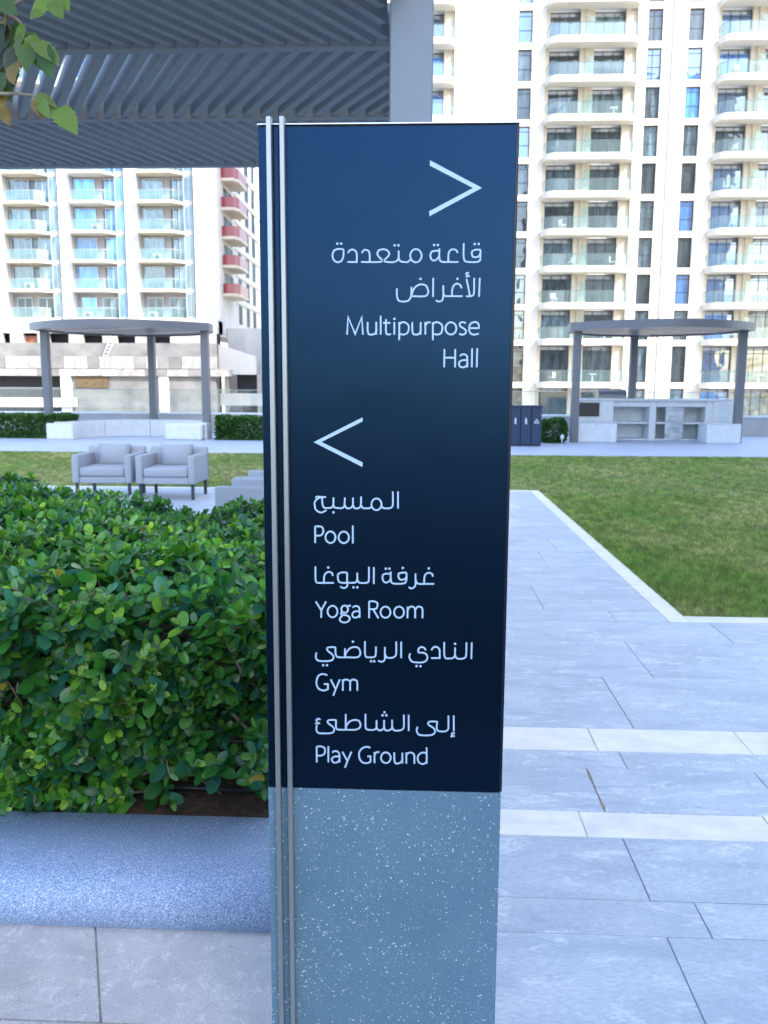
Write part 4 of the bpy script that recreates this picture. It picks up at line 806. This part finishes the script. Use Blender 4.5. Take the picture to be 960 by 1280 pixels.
# ------------------------------------------------------------------ recycling bins
for k in range(3):
    xs_ = 2.43+.283*k; loc = (xs_+.14, 23.3, 0)
    lb_ = ('leftmost navy waste bin, nearest to the sign', 'middle one of the three navy waste bins', 'rightmost navy waste bin, with the triangle mark')[k]
    b_ = empty('waste_bin', loc, label=lb_, cat='bin', group='navy waste bins')
    MB().box(-.139, .139, -.28, .3, .03, 1.06, b=.006).obj('body', 'bin', b_); MB().box(-.125, .125, -.298, -.283, .06, 1.0, b=.004).obj('door', 'bin', b_)
    MB().box(-.140, .140, -.3, .31, 1.063, 1.10, b=.006).obj('lid', 'bin', b_); MB().box(-.125, .125, -.26, .28, 0, .029).obj('base', 'dark', b_)
    ic = MB()
    if k < 2:
        ic.box(-.022, .022, -.3035, -.3005, .60, .735); ic.box(-.014, .014, -.3035, -.3005, .7352, .77)
        if k == 1: ic.box(.0222, .034, -.3035, -.3005, .60, .63); ic.box(-.034, -.0222, -.3035, -.3005, .68, .71)
    else:
        v = []
        for r_ in (.085, .045):
            for a in (90, 210, 330): v.append((r_*math.cos(R(a)), -.3035, .665+r_*math.sin(R(a))))
        ic.add(v, [(0, 1, 4, 3), (1, 2, 5, 4), (2, 0, 3, 5)])
    ic.obj('mark', 'icon', b_)

# ------------------------------------------------------------------ armchairs
def soft_box(x0, x1, y0, y1, z0, z1, r=.03, pillow=0.0):
    bm = bmesh.new(); bmesh.ops.create_cube(bm, size=1)
    for v in bm.verts: v.co = Vector(((x0+x1)/2+v.co.x*(x1-x0), (y0+y1)/2+v.co.y*(y1-y0), (z0+z1)/2+v.co.z*(z1-z0)))
    if pillow: bmesh.ops.subdivide_edges(bm, edges=bm.edges[:], cuts=5, use_grid_fill=True)
    if pillow:
        c = Vector(((x0+x1)/2, (y0+y1)/2, (z0+z1)/2)); ext = [(x1-x0)/2, (y1-y0)/2, (z1-z0)/2]; th = ext.index(min(ext))
        for v in bm.verts:
            d = v.co-c; q = [abs(d[i])/ext[i] for i in range(3)]; k = 1
            for i in range(3):
                if i != th: k *= max(0, 1-q[i]**3)
            v.co[th] = c[th]+d[th]*(.45+pillow*k)
            for i in range(3):
                if i != th: v.co[i] = c[i]+d[i]*(1-.04*(1-(q[[j for j in range(3) if j not in (i, th)][0]])**2))
    else: bmesh.ops.bevel(bm, geom=bm.edges[:], offset=r, segments=3, profile=.5, affect='EDGES')
    return bm
def part_bm(bm, name, mm, parent, smooth=True):
    me = bpy.data.meshes.new(name); bm.to_mesh(me); bm.free(); me.materials.append(MT[mm])
    me.polygons.foreach_set('use_smooth', [smooth]*len(me.polygons)); return mesh_obj(name, me, parent)
def armchair():
    c = empty('armchair', (0, 0, 0)); w, d = .415, .40
    for s_ in (-1, 1): part_bm(soft_box(min(s_*w, s_*(w-.10)), max(s_*w, s_*(w-.10)), -d, d-.02, .22, .615, .025), 'armrest', 'fabric', c)
    part_bm(soft_box(-w+.1, w-.1, -d+.02, d-.02, .22, .31, .01), 'seat_frame', 'fabric', c)
    part_bm(soft_box(-w+.105, w-.105, -d+.0, d-.14, .312, .44, .035), 'seat_cushion', 'fabric', c)
    part_bm(soft_box(-w+.0, w-.0, d-.13, d, .24, .695, .03), 'backrest', 'fabric', c)
    p = part_bm(soft_box(-.23, .23, -.07, .07, -.165, .165, .02, .9), 'pillow', 'fabric', c); p.location = (0, d-.21, .565); p.rotation_euler = (R(-12), 0, 0)
    for sx in (-1, 1):
        for sy in (-1, 1): MB().box(sx*(w-.05)-.02, sx*(w-.05)+.02, sy*(d-.06)-.02, sy*(d-.06)+.02, 0, .219, b=.002).obj('leg', 'darkleg', c)
    return c
ch = armchair()
spots = [(-3.50, 11.75, 0, 'grey upholstered armchair on the right of the front-facing pair'), (-4.42, 11.80, R(2), 'grey upholstered armchair on the left of the front-facing pair'),
         (-1.55, 8.25, R(-90), 'nearer of two grey armchairs seen side-on beside the sign'), (-1.55, 9.08, R(-90), 'farther of two grey armchairs seen side-on beside the sign')]
for i, (x, y, a, lb_) in enumerate(spots):
    o = ch if i == 0 else copy_tree(ch)
    o.location = (x, y, .003); o.rotation_euler.z = a; tag(o, lb_, 'armchair', 'grey outdoor armchairs')

# ------------------------------------------------------------------ towers
def window_meshes(w, h, vs, hs, fr='winframe', gl='glass', t=.07, blind=0.0, key=''):
    """frame mesh with mullions at vs and transoms at hs (fractions), pane mesh"""
    a = MB(); a.box(0, t, 0, .1, 0, h).box(w-t, w, 0, .1, 0, h).box(t, w-t, 0, .1, 0, t).box(t, w-t, 0, .1, h-t, h)
    for u in vs: a.box(u*w-t*.4, u*w+t*.4, .01, .09, t, h-t)
    for u in hs: a.box(t, w-t, .015, .085, u*h-t*.4, u*h+t*.4)
    p = MB(); p.box(t*.5, w-t*.5, .04, .07, t*.5, h-blind-t*.5, 0)
    if blind: p.box(t*.5, w-t*.5, .035, .075, h-blind-t*.4, h-t*.5, 1)
    return a.mesh('window', [MT[fr]]), p.mesh('pane', [MT[gl], MT['blind']])
def put_window(ms, parent, loc, rz=0):
    w = inst('window', ms[0], parent, loc, (0, 0, rz) if rz else None); inst('pane', ms[1], w); return w
K = 1.1143; RY = 78.0
def kz(z): return 1.55+(z-1.55)*K
def right_tower():
    t = empty('apartment_tower', (16, RY, -16), label='white apartment tower with rounded glass balconies filling the right background', cat='building')
    o3 = Vector((16, RY, -16)); rg = random.Random(5)
    def B(mb, x0, x1, y0, y1, z0, z1, mi=0): return mb.box(x0*K-o3.x, x1*K-o3.x, y0-RY, y1-RY, kz(z0)-o3.z, kz(z1)-o3.z, mi)
    zs = [5.03+2.818*k for k in range(0, 13)]; bays = [(-4.6, 2.35), (9.38, 16.35), (22.45, 29.4)]
    strips = [(7.24, 8.32), (17.13, 18.25), (20.22, 21.36), (30.4, 31.5)]
    lows = [1.63, -2.2, -6.0, -9.8]                                # taller storeys at the bottom
    allz = sorted(lows+zs)+[zs[-1]+2.818]
    # wall: piers, one block per storey with a recessed joint line, plus spandrels
    solid = []; edges = [-6.0]
    for a, b in sorted(bays+strips): solid.append((edges[-1], a)); edges.append(b)
    solid.append((edges[-1], 34.0)); wall = MB()
    for a, b in solid: B(wall, a, b, RY+.04, RY+1.0, -14.2, allz[-1])
    for a, b in solid:
        for z0, z1 in zip(allz[:-1], allz[1:]):
            n = 3 if b-a > 4 else 1
            for i in range(n): B(wall, a+(b-a)*i/n+(.012 if i else 0), a+(b-a)*(i+1)/n, RY, RY+.039, z0+.25, z1+.225)
    for a, b in strips:
        for z0 in allz: B(wall, a, b, RY+.012, RY+.6, z0-.02, z0+.46)
    for a, b in bays:                                              # recessed back wall of the loggias
        B(wall, a, b, RY+.9, RY+1.2, -14.2, allz[-1])
    B(wall, -6.0, 34, RY+1.3, RY+16, -14.2, allz[-1])
    wall.obj('wall', 'walltower', t)
    ribs = MB()
    for x, w_, d_ in ((5.7, .28, .08), (6.35, .3, .1), (18.62, .2, .08), (19.05, .3, .14), (19.55, .22, .08)): B(ribs, x, x+w_, RY-d_, RY-.004, -14.2, allz[-1])
    ribs.obj('pilaster', 'walltower', t)
    wm = {}
    def WM(kind, w, h, g):
        k_ = (kind, round(w, 2), round(h, 2), g)
        if k_ not in wm:
            if kind == 'strip': wm[k_] = window_meshes(w, h, (.42,), (.42, .80), gl=g)
            elif kind == 'strip2': wm[k_] = window_meshes(w, h, (), (.40, .84), gl=g)
            else: wm[k_] = window_meshes(w, h, (.32, .64), (.80,), gl=g, blind=.33)
        return wm[k_]
    for z0, z1 in zip(allz[:-1], allz[1:]):
        hS = (z1-.02-z0-.46)*K
        for i, (a, b) in enumerate(strips):
            g = rg.choice(['glass', 'glass_dark', 'glass_dark', 'glass_blue']); put_window(WM('strip' if i in (1,) else 'strip2', (b-a)*K-.02, hS-.01, g), t, (a*K+.01-o3.x, .22, kz(z0+.46)+.005-o3.z))
        for bi, (a, b) in enumerate(bays):
            h = (z1-z0-.45)*K-.02
            for (u0, u1) in ((.30, 2.66), (3.74, 6.12)):
                g = 'glass_blue' if (bi != 1 and rg.random() < .75 and u0 < 1) or (bi == 0) else ('glass_dark' if rg.random() < .5 else 'glass')
                put_window(WM('door', (u1-u0)*K, h, g), t, ((a+u0)*K-o3.x, .62, kz(z0+.45)+.01-o3.z))
    # bay infill (cream wall round the doors) stands a little in front of the back wall
    inf = MB()
    for a, b in bays:
        for u0, u1 in ((0, .3), (2.66, 3.74), (6.12, 6.97)): B(inf, a+u0, a+u1, RY+.3, RY+.89, -14.2, allz[-1])
        B(inf, a+3.12, a+3.28, RY+.1, RY+.3, -14.2, allz[-1])
    inf.obj('bay_wall', 'soffit', t)
    # balconies: slab with rounded ends, divider and curved glass
    def outline(w, d, r, n=7):
        P = [(0, 0), (0, -d+r)]
        for i in range(1, n+1): a = math.pi/2*i/n; P.append((r-r*math.cos(a), -d+r-r*math.sin(a)))
        for i in range(0, n+1): a = math.pi/2*i/n; P.append((w-r+r*math.sin(a), -d+r-r*math.cos(a)))
        P.append((w, 0)); return P
    w = 6.97*K; d = 1.45; P = outline(w, d, .95)
    slab_me = MB().prism(P, 0, .47*K).mesh('balcony', [MT['walltower']])
    G = outline(w-.16, d-.08, .90); g = MB(); z0_, z1_ = .01, 1.0
    Q = [(x+.08, y) for x, y in G]
    g.add([(x, y, z0_) for x, y in Q]+[(x, y, z1_) for x, y in Q], [(i, i+1, len(Q)+i+1, len(Q)+i) for i in range(len(Q)-1)], 0, True)
    rail_me = g.mesh('railing_glass', [MT['railing']])
    tr_ = MB(); tr_.tube([(x, y, z1_+.015) for x, y in Q], .022, 4); 
    for i in (0, 3, 8, len(Q)-9, len(Q)-4, len(Q)-1): tr_.box(Q[i][0]-.018, Q[i][0]+.018, Q[i][1]-.018, Q[i][1]+.018, 0, z1_)
    for fx in (.3, .5, .7): tr_.box(w*fx-.018, w*fx+.018, -d+.06, -d+.1, 0, z1_)
    top_me = tr_.mesh('handrail', [MT['railframe']])
    div_me = MB().box(w*.5-.25, w*.5+.25, -.95, -.93, 0, 2.0).mesh('divider', [rail_glass('green divider glass', (.85, .93, .9), .25, .05, (.42, .55, .5))])
    for z in allz[:-1]:
        if z < -7: continue
        for bi, (a, b) in enumerate(bays):
            s_ = inst('balcony', slab_me, t, (a*K-o3.x, .0, kz(z)-o3.z)); zz = .47*K
            inst('railing_glass', rail_me, s_, (0, 0, zz)); inst('handrail', top_me, s_, (0, 0, zz)); inst('divider', div_me, s_, (0, .88, zz))
    return t, bays, allz, o3
rt, rbays, rz_, ro3 = right_tower()
# furniture and washing left on some balconies
def balcony_things():
    rg = random.Random(9); tb = None; chp = None
    ordn = ['lowest', 'second lowest', 'third lowest', 'fourth', 'fifth', 'sixth', 'seventh', 'eighth', 'ninth', 'tenth', 'eleventh', 'twelfth', 'thirteenth']
    for zi, z in enumerate(rz_[3:-4]):
        for bi in (1, 2):
            a = rbays[bi][0]; zz = kz(z)+.47*K+.005
            if rg.random() < .55:
                x = (a+rg.uniform(3.9, 5.4))*K; y = RY-.55
                t = empty('balcony_table', (x, y, zz), label='white table on the %s balcony up, %s stack of the right tower' % (ordn[zi], ('left', 'right')[bi-1]), cat='table', group='white tables on the tower balconies')
                if tb is None: tb = (MB().box(-.32, .32, -.25, .25, .68, .73, b=.01).mesh('tabletop', [MT['white']]), MB().box(-.04, .04, -.04, .04, 0, .68).mesh('leg', [MT['white']]))
                inst('tabletop', tb[0], t); inst('leg', tb[1], t)
            nq = rg.choice([0, 1, 2, 2])
            for q in range(nq):
                x = (a+(rg.uniform(.8, 2.8) if q == 0 else rg.uniform(3.6, 5.8)))*K; y = RY-.75
                t = empty('balcony_chair', (x, y, zz), rg.uniform(0, 6), label='small %schair on the %s balcony up, in the %s stack of the right tower' % (('', 'left ', 'right ')[0 if nq < 2 else q+1], ordn[zi], ('left', 'right')[bi-1]), cat='chair', group='chairs on the tower balconies')
                if chp is None:
                    chp = (MB().box(-.24, .24, -.24, .24, .38, .43, b=.01).mesh('seat', [MT['white']]), MB().box(-.24, .24, .2, .24, .44, .85, b=.01).mesh('backrest', [MT['white']]), MB().box(-.02, .02, -.02, .02, 0, .379).mesh('leg', [MT['steel']]))
                inst('seat', chp[0], t); inst('backrest', chp[1], t)
                for sx in (-.2, .2):
                    for sy in (-.2, .2): inst('leg', chp[2], t, (sx, sy, 0))
balcony_things()

def left_tower():
    LY = 91.0; o3 = Vector((-32, LY, -16)); rg = random.Random(4)
    t = empty('apartment_block', o3, label='unfinished apartment block with blue and grey glazed bays on the left', cat='building')
    def B(mb, x0, x1, y0, y1, z0, z1, mi=0): return mb.box(x0-o3.x, x1-o3.x, y0-LY, y1-LY, z0-o3.z, z1-o3.z, mi)
    zs = [8.52+2.99*k for k in range(0, 11)]; top = zs[-1]
    bays = [(-51.4, -45.6), (-44.3, -38.45), (-37.2, -31.35), (-29.95, -24.0)]; x_end = -21.5
    piers = [(-45.6, -44.3), (-38.45, -37.2), (-31.35, -29.95), (-24.0, x_end)]
    w = MB(); B(w, -58, -51.4, LY, LY+20, -16, top)
    for a, b in piers: B(w, a, b, LY-.25, LY+3, 6.9, top)
    B(w, x_end-2.5, x_end, LY+3.0, LY+30, 6.9, top)
    w.obj('wall', 'render_white', t)
    bk = MB()
    for a, b in bays: B(bk, a, b, LY+.72, LY+3, 6.9, top)
    bk.obj('bay_wall', 'innerwall', t)
    wms = {}
    def WM(w_, h, vs, hs, g, fr='winframe_light'):
        k = (w_, h, vs, hs, g, fr)
        if k not in wms: wms[k] = window_meshes(w_, h, vs, hs, fr, g, .08)
        return wms[k]
    slab_me = {}
    for bi, (a, b) in enumerate(bays):
        W_ = b-a; blue = bi == 2
        for k, z in enumerate(zs[:-1]):
            zt = z+.34; h = 2.6; g1 = 'glass_skytint' if blue else 'glass'; unfinished = k == 0
            if not unfinished:
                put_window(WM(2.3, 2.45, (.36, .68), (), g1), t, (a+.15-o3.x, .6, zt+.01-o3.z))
                put_window(WM(.75, 2.3, (), (), 'glass_dark', 'winframe'), t, (a+(2.47 if bi in (0, 1) else 3.3)-o3.x, .61, zt+.01-o3.z))
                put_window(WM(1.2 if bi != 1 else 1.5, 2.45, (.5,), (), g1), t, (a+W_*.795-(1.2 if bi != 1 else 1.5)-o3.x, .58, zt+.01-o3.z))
            else:
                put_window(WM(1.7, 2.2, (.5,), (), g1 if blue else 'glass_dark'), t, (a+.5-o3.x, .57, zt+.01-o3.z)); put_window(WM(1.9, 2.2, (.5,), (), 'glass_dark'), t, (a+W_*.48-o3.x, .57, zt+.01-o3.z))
            # glazed corner running up the right of the bay
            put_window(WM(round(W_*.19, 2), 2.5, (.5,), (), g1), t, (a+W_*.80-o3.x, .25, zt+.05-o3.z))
            sp_ = inst('spandrel', slab_me.setdefault(('sp', bi), MB().box(0, W_*.2-.01, .2, .7, 0, .42).mesh('spandrel', [MT['render_white']])), t, (a+W_*.80-o3.x, 0, z-.05-o3.z))
            key = ('b', bi)
            if key not in slab_me:
                d = 1.25; ww = W_*.79
                slab_me[key] = MB().prism([(.05, .7), (.05, -d), (ww-.9, -d), (ww, -.25), (ww, .7)], 0, .27).mesh('balcony', [MT['soffit']])
                slab_me[('r', bi)] = (MB().box(.1, ww-.95, -d+.05, -d+.075, 0, 1.02).add([(ww-.95, -d+.06, 0), (ww-.05, -.3, 0), (ww-.05, -.3, 1.02), (ww-.95, -d+.06, 1.02)], [(0, 1, 2, 3)])).mesh('railing_glass', [MT['railing']])
                slab_me[('h', bi)] = MB().tube([(.1, -d+.06, 1.04), (ww-.95, -d+.06, 1.04), (ww-.05, -.3, 1.04)], .025, 4).mesh('handrail', [MT['winframe_light']])
            s_ = inst('balcony', slab_me[key], t, (a-o3.x, 0, z-o3.z)); inst('railing_glass', slab_me[('r', bi)], s_, (0, 0, .275)); inst('handrail', slab_me[('h', bi)], s_, (0, 0, .275))
    # dark reveal lines beside the piers
    dl = MB()
    for a, b in piers[:-1]+[(-24.0, 0)]: B(dl, a-.14, a-.02, LY-.1, LY+.3, 9, top)
    dl.obj('edge_trim', 'winframe', t)
    # side elevation: red balconies
    sl_me = MB().prism([(0, 0), (1.35, .0), (1.75, 1.0), (1.75, 5.2), (0, 5.2)], 0, .3).mesh('balcony', [MT['soffit']])
    rd = MB().add([(0.02, .06, 0), (1.33, .06, 0), (1.33, .06, 1.05), (0.02, .06, 1.05), (1.70, 1.0, 0), (1.70, 5.15, 0), (1.70, 5.15, 1.05), (1.70, 1.0, 1.05)], [(0, 1, 2, 3), (1, 4, 7, 2), (4, 5, 6, 7)]).mesh('railing_glass', [MT['redrail']])
    doors = WM(1.6, 2.2, (.5,), (), 'glass_dark', 'winframe')
    for k in range(-1, 9):
        z = 11.3+2.99*k
        if k != 0 and True:
            if k == -1: continue
        s_ = inst('balcony', sl_me, t, (x_end-o3.x, 1.6, z-o3.z)); inst('railing_glass', rd, s_, (0, 0, .31)); 
        put_window(doors, t, (x_end+.06-o3.x, 2.6, z+.33-o3.z), R(90)); put_window(doors, t, (x_end+.06-o3.x, 4.9, z+.33-o3.z), R(90))
    for k in range(0, 9):
        for yy in (9.5, 14, 18): put_window(doors, t, (x_end+.06-o3.x, yy, 8.4+2.99*k+.5-o3.z), R(90))
    sb_ = MB()
    for k in range(0, 9): B(sb_, x_end+.003, x_end+.12, LY+8, LY+29, 8.2+2.99*k, 8.35+2.99*k)
    sb_.obj('string_course', 'soffit', t)
    # podium of the block: concrete bands, columns and openings, 3 m in front
    PY = 88.0; q = Vector((-32, PY, -16)); p = empty('car_park_podium', q, label='raw concrete car park podium below the left apartment block', cat='building')
    def C(mb, x0, x1, y0, y1, z0, z1): return mb.box(x0-q.x, x1-q.x, y0-PY, y1-PY, z0-q.z, z1-q.z)
    C(MB(), -58, x_end, PY+2.2, PY+2.9, -16, 8.5).obj('back_wall', 'room', p)
    C(MB(), -58, x_end, PY+.6, LY+1, 7.12, 8.5).obj('upper_band', 'render_white', p)
    cols = MB()
    xs_ = [-58, -45.6, -42.9, -40.7-0, -39.3, -37.1, -35.5, -33.3, -32.0, -29.8, -28.4, -26.2, -25.0]
    for a, b in ((-58, -44.2), (-43.4, -42.0), (-40.45, -39.25), (-37.1, -35.6), (-33.5, -32.0), (-30.0, -28.6), (-26.3, x_end)): C(cols, a, b, PY+.6, PY+1.2, 6.09, 7.118)
    cols.obj('column', 'concrete_pale', p)
    C(MB(), -42.0, -40.45, PY+1.2, PY+1.3, 6.1, 6.85).obj('tarpaulin', 'orange', p)
    C(MB(), -58, x_end, PY+.5, PY+2, 4.72, 6.088).obj('concrete_band', 'concrete', p)
    for bi, (z0, z1, w_, mm) in enumerate(((3.42, 4.70, 1.25, 'concrete_pale'), (2.64, 3.40, 2.3, 'concrete_pale'))):
        x = -50.0+bi*.4; pm = MB().box(.02, w_-.02, 0, .3, .02, z1-z0-.02).mesh('panel', [MT[mm]]); pm2 = MB().box(.02, w_-.02, 0, .3, .02, z1-z0-.02).mesh('panel', [MT['concrete']])
        while x < -22: inst('panel', pm if rg.random() < .75 else pm2, p, (x-q.x, rg.uniform(0, .04), z0-q.z)); x += w_
    C(MB(), -58, x_end, PY+.33, PY+2, 2.62, 4.71).obj('backing_wall', 'concrete', p)
    C(MB(), -36.85, x_end+.0, PY+.4, PY+2, -16, 2.618).obj('lower_wall', 'concrete', p)
    C(MB(), -38.0, -36.9, PY+.1, PY+2, -16, 2.62).obj('column', 'render_white', p); C(MB(), -27.5, -26.5, PY+.1, PY+.39, -16, 2.62).obj('column', 'render_white', p)
    C(MB(), -36.4, -32.9, PY+.25, PY+.39, 1.45, 2.58).obj('shutter', 'brownboard', p)
    C(MB(), -58, -38.02, PY+.0, PY+2, -.62, .35).obj('floor_edge', 'render_white', p); C(MB(), -38.0, -36.3, PY-.2, PY+.09, -.55, .38).obj('floor_edge', 'render_white', p)
    C(MB(), -58, -38.02, PY+.2, PY+2, -16, -1.15).obj('floor_edge', 'render_white', p)
    rl = MB(); C(rl, -58, -38.02, PY+.3, PY+.33, 1.38, 1.42)
    for i in range(60): C(rl, -52+i*.23, -51.98+i*.23, PY+.3, PY+.32, .35, 1.38)
    rl.obj('railing', 'winframe_light', p)
    ld = empty('ladder', (-33.2, PY-.1, 4.9), label='white ladder leaning on the grey concrete under the left tower', cat='ladder')
    for dx in (0, .5): MB().tube([(dx, -.3, -.3), (dx+1.1, .35, 2.6)], .05, 5).obj('rail', 'white', ld)
    for k_ in range(8): u_ = .06+k_*.12; MB().tube([(1.1*u_, -.3+.65*u_, -.3+2.9*u_), (.5+1.1*u_, -.3+.65*u_, -.3+2.9*u_)], .03, 4).obj('rung', 'white', ld)
    ac_me = MB().box(-.45, .45, -.2, .2, 0, .65, b=.02).mesh('casing', [MT['white']]); fan_me = MB().tube([(0, -.215, .33), (0, -.20, .33)], .25, 12).mesh('fan', [MT['dark']])
    for k_, (ax_, az_) in enumerate(((-28.6, 8.52+.28), (-35.6, 8.52+.28), (-41.9, 11.51+.28), (-27.9, 14.5+.28), (-34.4, 17.49+.28))):
        a_ = empty('air_conditioner', (ax_, LY-.5, az_), label='white air conditioning unit on the %s balcony of the left tower' % ('lowest right-hand', 'lowest middle', 'second lowest left-hand', 'third lowest right-hand', 'fourth lowest middle')[k_], cat='air conditioner', group='air conditioners on the left tower')
        inst('casing', ac_me, a_); inst('fan', fan_me, a_)
    # pale lower wing on the right with its own openings
    wy = 90.0; wq = Vector((-18, wy, -16)); wg = empty('podium_wing', wq, label='pale lower wing with openings right of the concrete podium', cat='building')
    def D(mb, x0, x1, y0, y1, z0, z1): return mb.box(x0-wq.x, x1-wq.x, y0-wy, y1-wy, z0-wq.z, z1-wq.z)
    D(MB(), x_end+.05, -14, wy+4, wy+5, -16, 8).obj('back_wall', 'render_white', wg)
    wgm = MB().add([(x_end+.03-wq.x, -.4, 2.9-wq.z), (-17.6-wq.x, .2, 2.9-wq.z), (-17.6-wq.x, .2, 4.8-wq.z), (x_end+.03-wq.x, -.4, 6.0-wq.z), (x_end+.03-wq.x, 1.2, 2.9-wq.z), (-17.6-wq.x, 1.4, 2.9-wq.z), (-17.6-wq.x, 1.4, 4.8-wq.z), (x_end+.03-wq.x, 1.2, 6.0-wq.z)],
        [(0, 1, 2, 3), (5, 4, 7, 6), (3, 2, 6, 7), (0, 4, 5, 1), (1, 5, 6, 2), (0, 3, 7, 4)]); wgm.obj('ramp_parapet', 'render_white', wg)
    D(MB(), x_end+.03, -16.5, wy, wy+1.5, -.4, .9).obj('floor_edge', 'render_white', wg); D(MB(), x_end+.03, -16.0, wy, wy+1.5, -16, -1.6).obj('floor_edge', 'render_white', wg)
    D(MB(), -20.0, -17.6, wy+1.8, wy+2.0, .9, 2.9).obj('opening', 'room', wg); D(MB(), -19.5, -17.0, wy+1.8, wy+2.0, -1.6, -.4).obj('opening', 'brownboard', wg)
    for x in (-21.0, -17.5, -16.2): D(MB(), x, x+.45, wy+.2, wy+1.2, -1.6, 2.9).obj('column', 'concrete_pale', wg)
left_tower()

def shade_tower():  # out of view, added and sized to keep the sun off the terrace
    x0, x1, y0, y1, H = 22.5, 46, -30, 24, 47
    t = empty('added_shade_tower', (x0, 0, -16), label='unseen pale tower added beside the terrace to shade it', cat='building')
    w = MB(); w.box(.3, x1-x0, y0, y1, 0, H+16)
    for k in range(20):
        z = k*3.15; w.box(0, .29, y0, y1, z, z+.9)
    for j in range(14): w.box(.0, .28, y0+j*4.1, y0+j*4.1+1.1, 0.9, H+16)
    w.obj('wall', 'walltower', t)
    g = MB()
    for j in range(13): g.box(.22, .27, y0+j*4.1+1.15, y0+j*4.1+4.05, .95, H+15)
    g.obj('glazing', 'glass_dark', t)
shade_tower()
